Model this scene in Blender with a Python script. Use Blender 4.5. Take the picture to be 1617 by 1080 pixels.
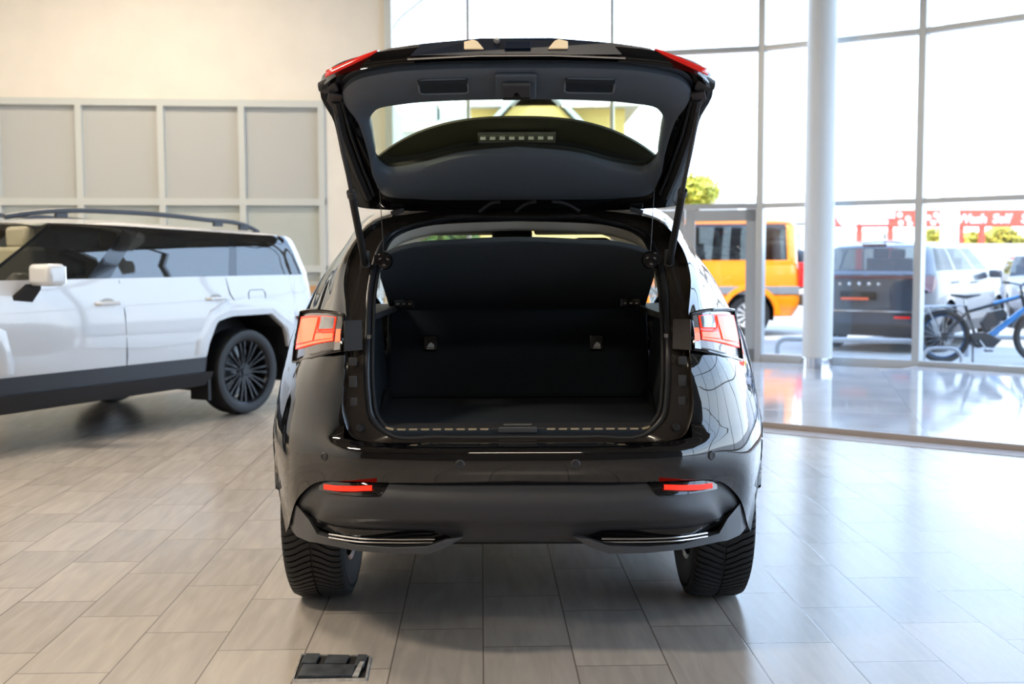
import bpy, bmesh, math, random
from mathutils import Vector, Matrix
for o in list(bpy.data.objects): bpy.data.objects.remove(o)
sc = bpy.context.scene
COL = sc.collection
R = math.radians
PI = math.pi

# ---------------------------------------------------------------- camera
CAM_H = 1.29
cam_d = bpy.data.cameras.new('camera'); cam = bpy.data.objects.new('camera', cam_d); COL.objects.link(cam)
cam_d.sensor_width = 36; cam_d.lens = 38.74
CAM_ROT = Matrix.Rotation(0.0049, 3, 'Z') @ Matrix.Rotation(R(90) - math.atan(130/1740), 3, 'X') @ Matrix.Rotation(-0.004, 3, 'Z')
cam.matrix_world = Matrix.Translation((0, 0, CAM_H)) @ CAM_ROT.to_4x4()
cam_d.dof.use_dof = True; cam_d.dof.focus_distance = 3.6; cam_d.dof.aperture_fstop = 3.2
cam_d.clip_start = .05; cam_d.clip_end = 400
sc.camera = cam
sc.view_settings.view_transform = 'Standard'; sc.view_settings.look = 'None'
sc.view_settings.exposure = 0.22; sc.view_settings.gamma = 1.0; sc.view_settings.use_curve_mapping = False

# ---------------------------------------------------------------- daylight: sky and sun
w = bpy.data.worlds.new('sky'); sc.world = w; w.use_nodes = True
wn = w.node_tree; wn.nodes.clear()
wo = wn.nodes.new('ShaderNodeOutputWorld'); wb = wn.nodes.new('ShaderNodeBackground')
tc = wn.nodes.new('ShaderNodeTexCoord'); sx = wn.nodes.new('ShaderNodeSeparateXYZ'); rp = wn.nodes.new('ShaderNodeValToRGB')
wn.links.new(tc.outputs['Generated'], sx.inputs[0]); wn.links.new(sx.outputs['Z'], rp.inputs[0])
rp.color_ramp.elements[0].position = 0.0; rp.color_ramp.elements[0].color = (.74, .86, 1, 1)
rp.color_ramp.elements[1].position = .8; rp.color_ramp.elements[1].color = (.40, .60, 1, 1)
e = rp.color_ramp.elements.new(.22); e.color = (.58, .76, 1, 1)
wn.links.new(rp.outputs[0], wb.inputs['Color']); wb.inputs['Strength'].default_value = 5.0
wn.links.new(wb.outputs[0], wo.inputs[0])
sun_d = bpy.data.lights.new('sun', 'SUN'); sun = bpy.data.objects.new('sun', sun_d); COL.objects.link(sun)
sun_d.energy = 6.5; sun_d.angle = R(.6); sun_d.color = (1, .93, .82)
sun.rotation_euler = (R(38), 0, R(-28))      # high, from behind the showroom
sun.location = (-8, -14, 22)

# ceiling lights of the showroom (area lamps sitting in their fittings)
LAMPS = [(-4.2, 1.5), (-4.2, 6.5), (-4.0, 11.0), (0.2, -2.5)]
for i, (lx, ly) in enumerate(LAMPS):
    ld = bpy.data.lights.new('ceiling_lamp_light', 'AREA'); lo = bpy.data.objects.new('ceiling_lamp_light', ld); COL.objects.link(lo)
    ld.shape = 'RECTANGLE'; ld.size = 1.5; ld.size_y = .5; ld.energy = 240 if lx < -2 else 90; ld.color = (1, .86, .68)
    lo.location = (lx, ly, 5.55)

# ---------------------------------------------------------------- helpers
def at(px, py, Y):
    d = CAM_ROT @ Vector(((px - 808.5) / 1740, (540 - py) / 1740, -1))
    t = Y / d.y
    return Vector((d.x * t, Y, CAM_H + d.z * t))

OFF = {}
class MB:
    def __init__(s): s.v = []; s.f = []
    def add(s, vs, fs):
        o = len(s.v); s.v += [Vector(p) for p in vs]; s.f += [tuple(o + i for i in f) for f in fs]; return s
    def box(s, c, size, rot=None):
        x, y, z = [q / 2 for q in size]
        P = [Vector((a, b, d)) for a in (-x, x) for b in (-y, y) for d in (-z, z)]
        if rot is not None: P = [rot @ p for p in P]
        return s.add([Vector(c) + p for p in P], [(0,1,3,2),(4,6,7,5),(0,4,5,1),(2,3,7,6),(0,2,6,4),(1,5,7,3)])
    def grid(s, g, keep=None, cu=False, cv=False):
        nr, nc = len(g), len(g[0]); vs = [p for r in g for p in r]; fs = []
        for i in range(nr if cu else nr - 1):
            for j in range(nc if cv else nc - 1):
                if keep is None or keep(i, j):
                    a, b = (i + 1) % nr, (j + 1) % nc
                    fs.append((i*nc + j, i*nc + b, a*nc + b, a*nc + j))
        return s.add(vs, fs)
    def tube(s, path, r, n=10, closed=False, caps=True, sy=1.0):
        path = [Vector(p) for p in path]; N = len(path); rings = []
        up = None
        for i, p in enumerate(path):
            if closed: t = path[(i+1) % N] - path[i-1]
            else: t = path[min(i+1, N-1)] - path[max(i-1, 0)]
            t.normalize()
            if up is None: up = Vector((0,0,1)) if abs(t.z) < .9 else Vector((1,0,0))
            a = up - t * up.dot(t)
            if a.length < 1e-4: a = t.orthogonal()
            a.normalize(); b = t.cross(a); up = a
            rr = r[i] if isinstance(r, (list, tuple)) else r
            rings.append([p + (a * math.cos(2*PI*k/n) * sy + b * math.sin(2*PI*k/n)) * rr for k in range(n)])
        o = len(s.v); s.grid(rings, cu=closed, cv=True)
        if caps and not closed:
            s.f.append(tuple(o + k for k in range(n))[::-1]); s.f.append(tuple(o + (N-1)*n + k for k in range(n)))
        return s
    def lathe(s, prof, n=48, c=(0,0,0), axis='z', a0=0, a1=2*PI):
        full = abs(a1 - a0 - 2*PI) < 1e-6; rings = []
        m = n if full else n + 1
        for (r, h) in prof:
            ring = []
            for k in range(m):
                a = a0 + (a1 - a0) * k / n
                x, y = r * math.cos(a), r * math.sin(a)
                p = {'z': (x, y, h), 'x': (h, x, y), 'y': (x, h, y)}[axis]
                ring.append(Vector(c) + Vector(p))
            rings.append(ring)
        return s.grid(rings, cv=full)
    def disc(s, c, r, h, axis='z', n=32):
        o = len(s.v); s.lathe([(r, 0), (r, h)], n, c, axis)
        s.f.append(tuple(o + k for k in range(n))); s.f.append(tuple(o + n + k for k in range(n))); return s
    def prism(s, poly, ext):
        P = [Vector(p) for p in poly]; n = len(P); E = Vector(ext)
        return s.add(P + [p + E for p in P], [tuple(range(n)), tuple(range(2*n-1, n-1, -1))] + [(i, (i+1) % n, n + (i+1) % n, n + i) for i in range(n)])
    def xf(s, M): s.v = [M @ p for p in s.v]; return s
    def mirror(s, ax=0):
        n = len(s.v)
        def q(p):
            p = p.copy(); p[ax] = -p[ax]; return p
        s.v += [q(p) for p in s.v]; s.f += [tuple(n + i for i in f[::-1]) for f in s.f]; return s

def build(name, mb, mat, parent=None, smooth=40, bevel=0, bseg=2, solid=0, weld=True, sub=0, recalc=True, soff=0):
    off = OFF.get(parent.name, Vector((0,0,0))) if parent else Vector((0,0,0))
    me = bpy.data.meshes.new(name); me.from_pydata([p - off for p in mb.v], [], mb.f)
    bm = bmesh.new(); bm.from_mesh(me)
    if weld: bmesh.ops.remove_doubles(bm, verts=bm.verts, dist=1e-5)
    if recalc: bmesh.ops.recalc_face_normals(bm, faces=bm.faces)
    loose = [v for v in bm.verts if not v.link_faces]
    if loose: bmesh.ops.delete(bm, geom=loose, context='VERTS')
    bm.to_mesh(me); bm.free()
    o = bpy.data.objects.new(name, me); COL.objects.link(o)
    me.materials.append(mat)
    if smooth:
        me.polygons.foreach_set('use_smooth', [True] * len(me.polygons))
        me.set_sharp_from_angle(angle=R(smooth))
    if parent is not None: o.parent = parent; OFF[o.name] = off
    if solid: m = o.modifiers.new('thickness', 'SOLIDIFY'); m.thickness = solid; m.offset = soff
    if bevel: m = o.modifiers.new('bevel', 'BEVEL'); m.width = bevel; m.segments = bseg; m.limit_method = 'ANGLE'; m.angle_limit = R(35)
    if sub: m = o.modifiers.new('sub', 'SUBSURF'); m.levels = m.render_levels = sub
    return o
def tag(o, label, cat, group=None, kind=None):
    o['label'] = label; o['category'] = cat
    if group: o['group'] = group
    if kind: o['kind'] = kind
    return o
def empty(name, loc, label, cat, group=None, rz=0, world=True):
    o = bpy.data.objects.new(name, None); COL.objects.link(o); o.location = loc; o.rotation_euler = (0, 0, rz); o.empty_display_size = .2
    if world: OFF[o.name] = Vector(loc)
    return tag(o, label, cat, group)
def struct(o): o['kind'] = 'structure'; return o

def spl(pts, k, closed=False):
    P = [Vector(p) for p in pts]; n = len(P); out = []
    if closed: idx = lambda i: P[i % n]
    def tan(i):
        if closed: a, b, c = P[(i-1) % n], P[i % n], P[(i+1) % n]
        else:
            if i == 0: return P[1] - P[0], 0
            if i == n-1: return P[-1] - P[-2], 0
            a, b, c = P[i-1], P[i], P[i+1]
        return a, (b, c)
    def deriv(i):      # derivative with respect to chord length
        if not closed and i == 0: return (P[1]-P[0]) / max((P[1]-P[0]).length, 1e-6)
        if not closed and i == n-1: return (P[-1]-P[-2]) / max((P[-1]-P[-2]).length, 1e-6)
        a, b, c = P[(i-1) % n], P[i % n], P[(i+1) % n]
        h0 = max((b-a).length, 1e-6); h1 = max((c-b).length, 1e-6)
        return ((b-a)/h0*h1 + (c-b)/h1*h0) / (h0+h1)
    seg = n if closed else n-1
    for i in range(seg):
        a, b = P[i], P[(i+1) % n]; h = (b-a).length; da, db = deriv(i)*h, deriv((i+1) % n)*h
        for j in range(k):
            t = j/k; t2, t3 = t*t, t*t*t
            out.append(a*(2*t3-3*t2+1) + da*(t3-2*t2+t) + b*(-2*t3+3*t2) + db*(t3-t2))
    if not closed: out.append(P[-1].copy())
    return out
def surf(rows, kv, kr):
    G = [spl(r, kv) for r in rows]
    if kr == 1: return G
    cols = [spl([g[j] for g in G], kr) for j in range(len(G[0]))]
    return [[cols[j][i] for j in range(len(cols))] for i in range(len(cols[0]))]
def bil(g, u, v):
    nr, nc = len(g)-1, len(g[0])-1; U = min(max(u, 0), 1)*nr; V = min(max(v, 0), 1)*nc
    i, j = min(int(U), nr-1), min(int(V), nc-1); a, b = U-i, V-j
    return (g[i][j]*(1-a)*(1-b) + g[i+1][j]*a*(1-b) + g[i][j+1]*(1-a)*b + g[i+1][j+1]*a*b)
def arch_cut(mb, ua, cen, rad, cond):
    """open a wheel arch: rad(angle) is the border seen from the side; ua is the lengthwise axis"""
    ins = set()
    for i, p in enumerate(mb.v):
        if cond(p):
            du, dz = p[ua]-cen[0], p.z-cen[1]
            if math.hypot(du, dz) < rad(math.atan2(dz, du)): ins.add(i)
    keep = [f for f in mb.f if not all(i in ins for i in f)]
    used = set(i for f in keep for i in f)
    for i in ins & used:
        p = mb.v[i]; du, dz = p[ua]-cen[0], p.z-cen[1]; a = math.atan2(dz, du); r = rad(a)
        p[ua] = cen[0] + r*math.cos(a); p.z = cen[1] + r*math.sin(a)
    mb.f = keep

# ---------------------------------------------------------------- materials
def mat(name, col, rough=.5, metal=0, spec=.5, coat=0, emit=None, es=0, trans=0, ior=1.45, bump=None, noise=None, sheen=0, alpha=None):
    m = bpy.data.materials.new(name); m.use_nodes = True; nt = m.node_tree; b = nt.nodes['Principled BSDF']
    b.inputs['Base Color'].default_value = (*col, 1); b.inputs['Roughness'].default_value = rough; b.inputs['Metallic'].default_value = metal
    b.inputs['Specular IOR Level'].default_value = spec; b.inputs['Coat Weight'].default_value = coat; b.inputs['Coat Roughness'].default_value = .02
    b.inputs['IOR'].default_value = ior; b.inputs['Transmission Weight'].default_value = trans
    if emit: b.inputs['Emission Color'].default_value = (*emit, 1); b.inputs['Emission Strength'].default_value = es
    if bump or noise:
        t = nt.nodes.new('ShaderNodeTexCoord'); n = nt.nodes.new('ShaderNodeTexNoise'); nt.links.new(t.outputs['Object'], n.inputs['Vector'])
        n.inputs['Scale'].default_value = (bump or noise)[0]; n.inputs['Detail'].default_value = 4
        if bump:
            bp = nt.nodes.new('ShaderNodeBump'); bp.inputs['Strength'].default_value = bump[1]; bp.inputs['Distance'].default_value = .01
            nt.links.new(n.outputs['Fac'], bp.inputs['Height']); nt.links.new(bp.outputs[0], b.inputs['Normal'])
        if noise:
            r = nt.nodes.new('ShaderNodeValToRGB'); nt.links.new(n.outputs['Fac'], r.inputs[0])
            k = noise[1]; r.color_ramp.elements[0].position = .3; r.color_ramp.elements[1].position = .7
            r.color_ramp.elements[0].color = (*[c*(1-k) for c in col], 1); r.color_ramp.elements[1].color = (*[min(1, c*(1+k)) for c in col], 1)
            nt.links.new(r.outputs[0], b.inputs['Base Color'])
    return m
def thin_glass(name, tint, refl=1.0, rough=0.0):
    """one pane: lets light straight through, mirrors like both faces of real glass"""
    m = bpy.data.materials.new(name); m.use_nodes = True; nt = m.node_tree; nt.nodes.clear(); N = nt.nodes.new; K = nt.links.new
    o = N('ShaderNodeOutputMaterial'); mx = N('ShaderNodeMixShader'); tr = N('ShaderNodeBsdfTransparent'); gl = N('ShaderNodeBsdfGlossy')
    gl.inputs['Roughness'].default_value = rough; tr.inputs[0].default_value = (*tint, 1)
    g = N('ShaderNodeNewGeometry'); d = N('ShaderNodeVectorMath'); d.operation = 'DOT_PRODUCT'; K(g.outputs['Incoming'], d.inputs[0]); K(g.outputs['Normal'], d.inputs[1])
    def mt(op, a_, b_):
        n = N('ShaderNodeMath'); n.operation = op; n.use_clamp = op == 'MULTIPLY_ADD'
        for i, q in enumerate((a_, b_)):
            if isinstance(q, (int, float)): n.inputs[i].default_value = q
            else: K(q, n.inputs[i])
        return n
    c = mt('ABSOLUTE', d.outputs['Value'], 0); c = mt('SUBTRACT', 1, c.outputs[0]); c = mt('POWER', c.outputs[0], 5)
    f = mt('MULTIPLY_ADD', c.outputs[0], .9*refl); f.inputs[2].default_value = .078*refl
    K(f.outputs[0], mx.inputs[0]); K(tr.outputs[0], mx.inputs[1]); K(gl.outputs[0], mx.inputs[2]); K(mx.outputs[0], o.inputs[0])
    return m
M = dict(
    black_paint=mat('black_paint', (.003,.003,.004), .04, 0, .5, 1),
    jamb_paint=mat('jamb_paint', (.020,.016,.013), .18, 0, .6, .8),
    plastic=mat('dark_plastic', (.036,.037,.041), .40, bump=(900,.15)),
    plastic_grey=mat('grey_plastic', (.06,.063,.07), .36),
    gloss_black=mat('gloss_black', (.004,.004,.005), .08, coat=.5),
    trim_in=mat('tailgate_trim', (.082,.105,.138), .45, bump=(700,.2)),
    rubber=mat('rubber', (.012,.013,.015), .6),
    seal=mat('seal_rubber', (.014,.016,.02), .38),
    tyre=mat('tyre_rubber', (.016,.017,.019), .55, bump=(300,.2)),
    carpet=mat('carpet', (.014,.022,.032), .95, bump=(500,.6)),
    shelf=mat('shelf_fabric', (.028,.039,.052), .9, bump=(600,.4)),
    cream=mat('cream_lining', (.88,.81,.68), .8),
    grey_visor=mat('visor', (.25,.24,.21), .8),
    chrome=mat('chrome', (.75,.76,.78), .12, 1),
    alloy=mat('alloy', (.35,.36,.38), .25, 1),
    dark_alloy=mat('dark_alloy', (.012,.013,.016), .22, .4),
    steel=mat('brushed_steel', (.45,.46,.48), .35, 1),
    tan=mat('tan_slots', (.50,.40,.26), .5),
    white_print=mat('white_print', (.75,.78,.8), .6),
    red_lens=mat('red_lens', (.75,.012,.008), .12, coat=1, emit=(1,.02,.01), es=.12),
    reflector=mat('reflector_red_glow', (.9,.03,.015), .25, emit=(1,.03,.01), es=.75),  # no lamp: the reflector's brightness is put in as a glow
    red_lit=mat('lit_red_lens', (.8,.05,.03), .15, emit=(1,.035,.012), es=1.3),
    orange_lit=mat('lit_bright_lens', (.9,.2,.1), .15, emit=(1,.10,.045), es=1.55),
    dark_red=mat('dark_red_lens', (.12,.004,.01), .12, coat=1),
    smoke_lens=mat('smoke_lens', (.11,.10,.10), .12, .3, coat=1),
    clear_lens=mat('clear_lens', (.30,.30,.31), .12, .5, coat=1),
    lamp_cream=mat('plate_lamp_lens', (.80,.66,.45), .2, emit=(1,.75,.45), es=.35),  # warm light reflected by the lens is put in as faint glow
    white_paint=mat('white_paint', (.66,.67,.69), .22, 0, .5, 1),
    clad=mat('grey_cladding', (.030,.034,.042), .42),
    clad_low=mat('black_cladding', (.012,.013,.016), .5),
    hatch_glass=thin_glass('tailgate_glass', (.80,.86,.70), 1.0),
    car_glass=thin_glass('car_window_glass', (.10,.11,.11), 1.6),
    privacy_glass=thin_glass('privacy_glass', (.58,.60,.56), 1.0),
    frame_panel=mat('frame_panel', (.018,.015,.014), .6),
    car_glass_clear=thin_glass('windscreen_glass', (.90,.93,.88), 1.0),
    pane=thin_glass('window_pane', (.97,.985,.98), 1.0),
    dark_cabin=mat('dark_cabin', (.01,.011,.013), .8),
    cabin_beige=mat('cabin_beige', (.42,.38,.30), .8),
)
# ================================================================ SHOWROOM
def tile_mat(name, base, alt, grout, rough, w=.294, L=.554, shift=.185, y0=3.597, ang=-57/1740, stripes=True, gw=.0038, spec=.5):
    m = bpy.data.materials.new(name); m.use_nodes = True; nt = m.node_tree; b = nt.nodes['Principled BSDF']
    N = nt.nodes.new; K = nt.links.new
    def math_(op, a, b_=None, c=None):
        n = N('ShaderNodeMath'); n.operation = op
        for i, q in enumerate((a, b_, c)):
            if q is None: continue
            if isinstance(q, (int, float)): n.inputs[i].default_value = q
            else: K(q, n.inputs[i])
        return n.outputs[0]
    g = N('ShaderNodeNewGeometry'); mp = N('ShaderNodeVectorRotate'); mp.rotation_type = 'Z_AXIS'; mp.inputs['Angle'].default_value = ang
    K(g.outputs['Position'], mp.inputs['Vector']); s = N('ShaderNodeSeparateXYZ'); K(mp.outputs[0], s.inputs[0])
    u = math_('DIVIDE', s.outputs['X'], w); col = math_('FLOOR', u); fu = math_('FRACT', u)
    v = math_('DIVIDE', math_('ADD', math_('SUBTRACT', s.outputs['Y'], y0), math_('MULTIPLY', col, shift)), L); row = math_('FLOOR', v); fv = math_('FRACT', v)
    du = math_('MULTIPLY', math_('MINIMUM', fu, math_('SUBTRACT', 1, fu)), w)
    dv = math_('MULTIPLY', math_('MINIMUM', fv, math_('SUBTRACT', 1, fv)), L)
    d = math_('MINIMUM', du, dv)
    gm = math_('SUBTRACT', 1, math_('SMOOTH_MIN', math_('DIVIDE', d, gw), 1, .3))
    gm = math_('MAXIMUM', math_('MULTIPLY', gm, 1.1), 0)
    cid = N('ShaderNodeCombineXYZ'); K(col, cid.inputs[0]); K(row, cid.inputs[1])
    wn_ = N('ShaderNodeTexWhiteNoise'); wn_.noise_dimensions = '3D'; K(cid.outputs[0], wn_.inputs['Vector'])
    # veins that run lengthwise, different on every tile
    cv = N('ShaderNodeCombineXYZ'); K(math_('MULTIPLY', s.outputs['X'], 22 if stripes else 2), cv.inputs[0]); K(math_('MULTIPLY', s.outputs['Y'], 2.6 if stripes else 2), cv.inputs[1])
    K(math_('MULTIPLY', wn_.outputs['Value'], 40), cv.inputs[2])
    nz = N('ShaderNodeTexNoise'); nz.inputs['Scale'].default_value = 1; nz.inputs['Detail'].default_value = 5; nz.inputs['Distortion'].default_value = .6; K(cv.outputs[0], nz.inputs['Vector'])
    f = math_('ADD', math_('MULTIPLY', nz.outputs['Fac'], .75), math_('MULTIPLY', wn_.outputs['Value'], .25))
    rp = N('ShaderNodeValToRGB'); rp.color_ramp.elements[0].position = .3; rp.color_ramp.elements[1].position = .72
    rp.color_ramp.elements[0].color = (*alt, 1); rp.color_ramp.elements[1].color = (*base, 1); K(f, rp.inputs[0])
    mx = N('ShaderNodeMix'); mx.data_type = 'RGBA'; K(gm, mx.inputs['Factor']); K(rp.outputs[0], mx.inputs[6]); mx.inputs[7].default_value = (*grout, 1)
    K(mx.outputs[2], b.inputs['Base Color'])
    K(math_('ADD', math_('MULTIPLY', nz.outputs['Fac'], .12), rough), b.inputs['Roughness'])
    bp = N('ShaderNodeBump'); bp.inputs['Strength'].default_value = .2; bp.inputs['Distance'].default_value = .0012
    K(math_('SUBTRACT', math_('MULTIPLY', nz.outputs['Fac'], .12), gm), bp.inputs['Height']); K(bp.outputs[0], b.inputs['Normal'])
    b.inputs['Specular IOR Level'].default_value = spec
    return m
M['tiles'] = tile_mat('floor_tiles', (.50,.45,.395), (.37,.335,.30), (.13,.11,.10), .17)
M['marble'] = tile_mat('polished_tiles', (.60,.61,.63), (.50,.51,.54), (.36,.36,.38), .015, w=.9, L=.9, shift=.0, y0=.3, ang=.25, stripes=False, gw=.004, spec=.8)
M['wall'] = mat('wall_paint', (.74,.69,.61), .7, noise=(3,.03))
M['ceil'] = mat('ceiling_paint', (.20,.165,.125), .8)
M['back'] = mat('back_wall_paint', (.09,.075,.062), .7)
M['alu'] = mat('window_aluminium', (.50,.51,.50), .32, .35)
M['alu_light'] = mat('pale_frame', (.52,.54,.52), .4)
M['column'] = mat('column_paint', (.66,.66,.64), .38)
M['frost'] = mat('frosted_pane', (.44,.445,.43), .55, coat=.15)
M['wood'] = mat('wood_strip', (.50,.27,.12), .5)
M['beam'] = mat('beam_paint', (.62,.54,.42), .6)
M['border'] = mat('border_stone', (.62,.62,.66), .12, noise=(6,.05))
M['kerb'] = mat('kerb_trim', (.42,.36,.32), .35)

# glazing line seen from above, from the corner with the left wall round to the right of the frame
arc = [(-1.66,14.30),(-.62,14.35),(1.22,14.25),(3.04,13.82),(4.66,12.82),(6.35,11.30),(7.75,9.4),(8.8,7.2),(9.4,4.8),(9.5,2.0),(9.5,-1.5),(9.5,-5.0)]
H_ROOM = 5.8
fl = MB(); zf = -.0
foot = [(-7.2,-5.2)] + [(9.6,-5.2)] + [(x*1.005, y) for (x, y) in arc[::-1]] + [(-1.7,14.35),(-7.2,13.7)]
fl.prism([(x, y, -.12) for x, y in foot], (0,0,.12)); struct(build('floor', fl, M['tiles'], smooth=0))
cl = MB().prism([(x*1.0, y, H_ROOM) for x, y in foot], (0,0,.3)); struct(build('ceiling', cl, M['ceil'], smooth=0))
# dropped beams under the ceiling
for i, y in enumerate((-3.2, -.4, 2.4, 5.2, 8.0, 10.8)):
    b = MB().box((1.1, y, H_ROOM-.17), (16.4 - max(0, (y-4)*.75), .22, .34)); struct(build('trim_%d' % (i+10), b, M['beam'], smooth=0))
# fittings of the ceiling lamps
for i, (lx, ly) in enumerate(LAMPS):
    f = empty('ceiling_light', (lx, ly, 5.6), 'long ceiling light panel ' + ('high above the left side nearest the camera', 'high above the white car', 'nearest the framed glass partition', 'behind the camera near the back wall')[i], 'ceiling light', 'ceiling lights')
    build('frame', MB().box((lx, ly, 5.68), (1.7,.66,.2)), M['alu'], f, 0)

# left wall with the framed glass partition
def wl(x):            # depth of the left wall at x
    return 14.10 + (x + 2.4) * .113
def wall_box(x0, x1, z0, z1, th=.16, m='wall', off=0):
    P = [(x0, wl(x0)+off, z0), (x1, wl(x1)+off, z0), (x1, wl(x1)+off+th, z0), (x0, wl(x0)+off+th, z0)]
    return MB().prism(P, (0,0,z1-z0))
zt = 3.30
xa, xb = -6.42, -2.43
bm_ = wall_box(-7.2, xa, 0, H_ROOM); bm_.add(*(lambda q: (q.v, q.f))(wall_box(xb, -1.66, 0, H_ROOM))); q = wall_box(xa, xb, zt, H_ROOM); bm_.add(q.v, q.f)
struct(build('wall_far_left', bm_, M['wall'], smooth=0))
struct(build('wall_left', MB().box((-7.28, 4.2, H_ROOM/2), (.16, 19, H_ROOM)), M['wall'], smooth=0))
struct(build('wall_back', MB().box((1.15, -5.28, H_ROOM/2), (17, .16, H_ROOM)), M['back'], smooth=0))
struct(build('trim_1', MB().box((-1.62, 14.22, H_ROOM/2), (.09, .2, H_ROOM)), M['alu_light'], smooth=0))
part = empty('glass_partition', (-4.4, wl(-4.4), 0), 'pale framed partition of frosted panes in the cream wall behind the white car', 'partition')
fw = .075
xs = [xa + fw/2 + (xb - xa - fw) * k / 4 for k in range(5)]
fr = MB()
for x in xs: q = wall_box(x-fw/2, x+fw/2, 0, zt, .10, off=-.05); fr.add(q.v, q.f)
for z in (zt-.09, 1.985, 1.14): q = wall_box(xa, xb, z, z+.085, .10, off=-.052); fr.add(q.v, q.f)
q = wall_box(xa, xb, 0, .12, .10, off=-.052); fr.add(q.v, q.f)
build('partition_frame', fr, M['alu_light'], part, 0)
for k in range(4):
    build('frosted_pane', wall_box(xs[k]+fw/2, xs[k+1]-fw/2, 2.07, zt-.09, .012, off=.02), M['frost'], part, 0)
M['pale_pane'] = mat('pale_lower_pane', (.46,.49,.46), .25, coat=.4, noise=(1.2,.08))
for k in range(4):
    build('lower_pane', wall_box(xs[k]+fw/2, xs[k+1]-fw/2, 1.225, 1.985, .012, off=.02), M['pale_pane'], part, 0)
    build('bottom_panel', wall_box(xs[k]+fw/2, xs[k+1]-fw/2, .12, 1.14, .012, off=.02), M['pale_pane'], part, 0)
tag(build('wooden_handrail', wall_box(-3.0, -2.2, .88, .97, .05, off=-.12), M['wood'], None, 0), 'short orange brown wooden rail on the wall right of the white car', 'rail')

# curved glazing
def seg_frame(p, q):
    d = Vector((q[0]-p[0], q[1]-p[1], 0)); L = d.length; d.normalize(); return d, Vector((-d.y, d.x, 0)), L
def bar_h(mb, p, q, z0, z1, t=.11):
    d, n, L = seg_frame(p, q); a = Vector((*p, 0)); b = Vector((*q, 0))
    P = [a - n*t/2, b - n*t/2, b + n*t/2, a + n*t/2]; mb.prism([(v.x, v.y, z0) for v in P], (0,0,z1-z0))
RAILS = (0.0, 1.95, 3.93)
wi = 0
for i in range(len(arc)-1):
    p, q = arc[i], arc[i+1]; wi += 1
    root = bpy.data.objects.new('window_%d' % wi, None); COL.objects.link(root); root.location = (*p, 0); root['kind'] = 'structure'; OFF[root.name] = Vector((*p, 0))
    d, n, L = seg_frame(p, q)
    mb = MB(); t = .13; a = Vector((*p, 0))
    mb.box((p[0], p[1], H_ROOM/2), (.045 if i < 3 else .085, t if i > 2 else .08, H_ROOM), Matrix.Rotation(math.atan2(d.y, d.x), 3, 'Z'))
    bar_h(mb, p, q, 1.915, 1.975); bar_h(mb, p, q, 3.835, 3.90); bar_h(mb, p, q, H_ROOM-.15, H_ROOM)
    if i != 2: bar_h(mb, p, q, 0, .10)
    build('window_frame', mb, M['alu'], root, 0)
    gl = MB(); off = d*.05
    for z0, z1 in (((.10,1.915) if i != 2 else None), (1.975,3.835), (3.90,H_ROOM-.15)) if i != 2 else ((1.975,3.835), (3.90,H_ROOM-.15)):
        A, B = Vector((*p, 0)) + off, Vector((*q, 0)) - off
        gl.add([(A.x,A.y,z0),(B.x,B.y,z0),(B.x,B.y,z1),(A.x,A.y,z1)], [(0,1,2,3)])
    build('pane', gl, M['pane'], root, 0, recalc=False)
# the glass door in the third bay
p, q = arc[2], arc[3]; d, n, L = seg_frame(p, q)
door = bpy.data.objects.new('door_1', None); COL.objects.link(door); door.location = (*p, 0); door['kind'] = 'structure'; OFF[door.name] = Vector((*p, 0))
A = Vector((*p, 0)); rotz = Matrix.Rotation(math.atan2(d.y, d.x), 3, 'Z')
for (s0, s1) in ((.06, L/2-.005), (L/2+.005, L-.06)):
    f = MB(); m0 = (s0+s1)/2
    for s in (s0+.06, s1-.06): c = A + d*s; f.box((c.x, c.y, .96), (.12,.07,1.9), rotz)
    for z, h in ((.08,.16), (1.83,.14)): c = A + d*m0; f.box((c.x, c.y, z), (s1-s0,.07,h), rotz)
    lf = build('door_leaf', f, M['alu'], door, 0)
    a, b = A + d*(s0+.12), A + d*(s1-.12)
    build('pane', MB().add([(a.x,a.y,.16),(b.x,b.y,.16),(b.x,b.y,1.76),(a.x,a.y,1.76)], [(0,1,2,3)]), M['pane'], lf, 0, recalc=False)
    s = s1-.05 if s0 < .5 else s0+.05
    c = A + d*s - n*.06; build('door_handle', MB().tube([c + Vector((0,0,.8)), c + Vector((0,0,1.25))], .012), M['steel'], lf)

# round column and its metal collar
cx, cy = 3.55, 13.02
colr = tag(build('round_column', MB().lathe([(.001,0),(.172,0),(.172,H_ROOM)], 48, (cx,cy,0)), M['column']), 'thick round pale column standing inside the curved window wall', 'column')
build('base_collar', MB().lathe([(.176,.0),(.182,.0),(.182,.125),(.174,.13)], 48, (cx,cy,0)), M['chrome'], colr); 
# raised polished floor on the right
c0, c1, c2 = Vector((.98,9.06,0)), Vector((1.85,8.42,0)), Vector((3.39,7.29,0))
dd = (c2-c1).normalized(); c3 = c2 + dd*4.5; be = Vector((4.60,12.72,0))
plat = tag(bpy.data.objects.new('display_platform', None), 'low polished pale tile platform with dark kerb beside the window wall', 'platform'); COL.objects.link(plat)
top = [c0, c3] + [Vector((x-.25, y-.05, 0)) for (x, y) in ((8.8,7.2),(7.75,9.4),(6.35,11.15))] + [be]
top[1] = Vector((8.3,3.7,0))
build('polished_surface', MB().prism([(v.x, v.y, .012) for v in top], (0,0,.03)), M['marble'], plat, 0)
nn = Vector((-dd.y, dd.x, 0))
e0, e1 = c0 - dd*.1, Vector((8.3,3.7,0))
dk = (e1-c0).normalized(); nk = Vector((dk.y, -dk.x, 0)) * 1
if nk.y > 0: nk = -nk
build('kerb_edge', MB().prism([c0 + Vector((0,0,.0)), e1, e1 + nk*.025, c0 + nk*.025], (0,0,.045)), M['kerb'], plat, 0)
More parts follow.
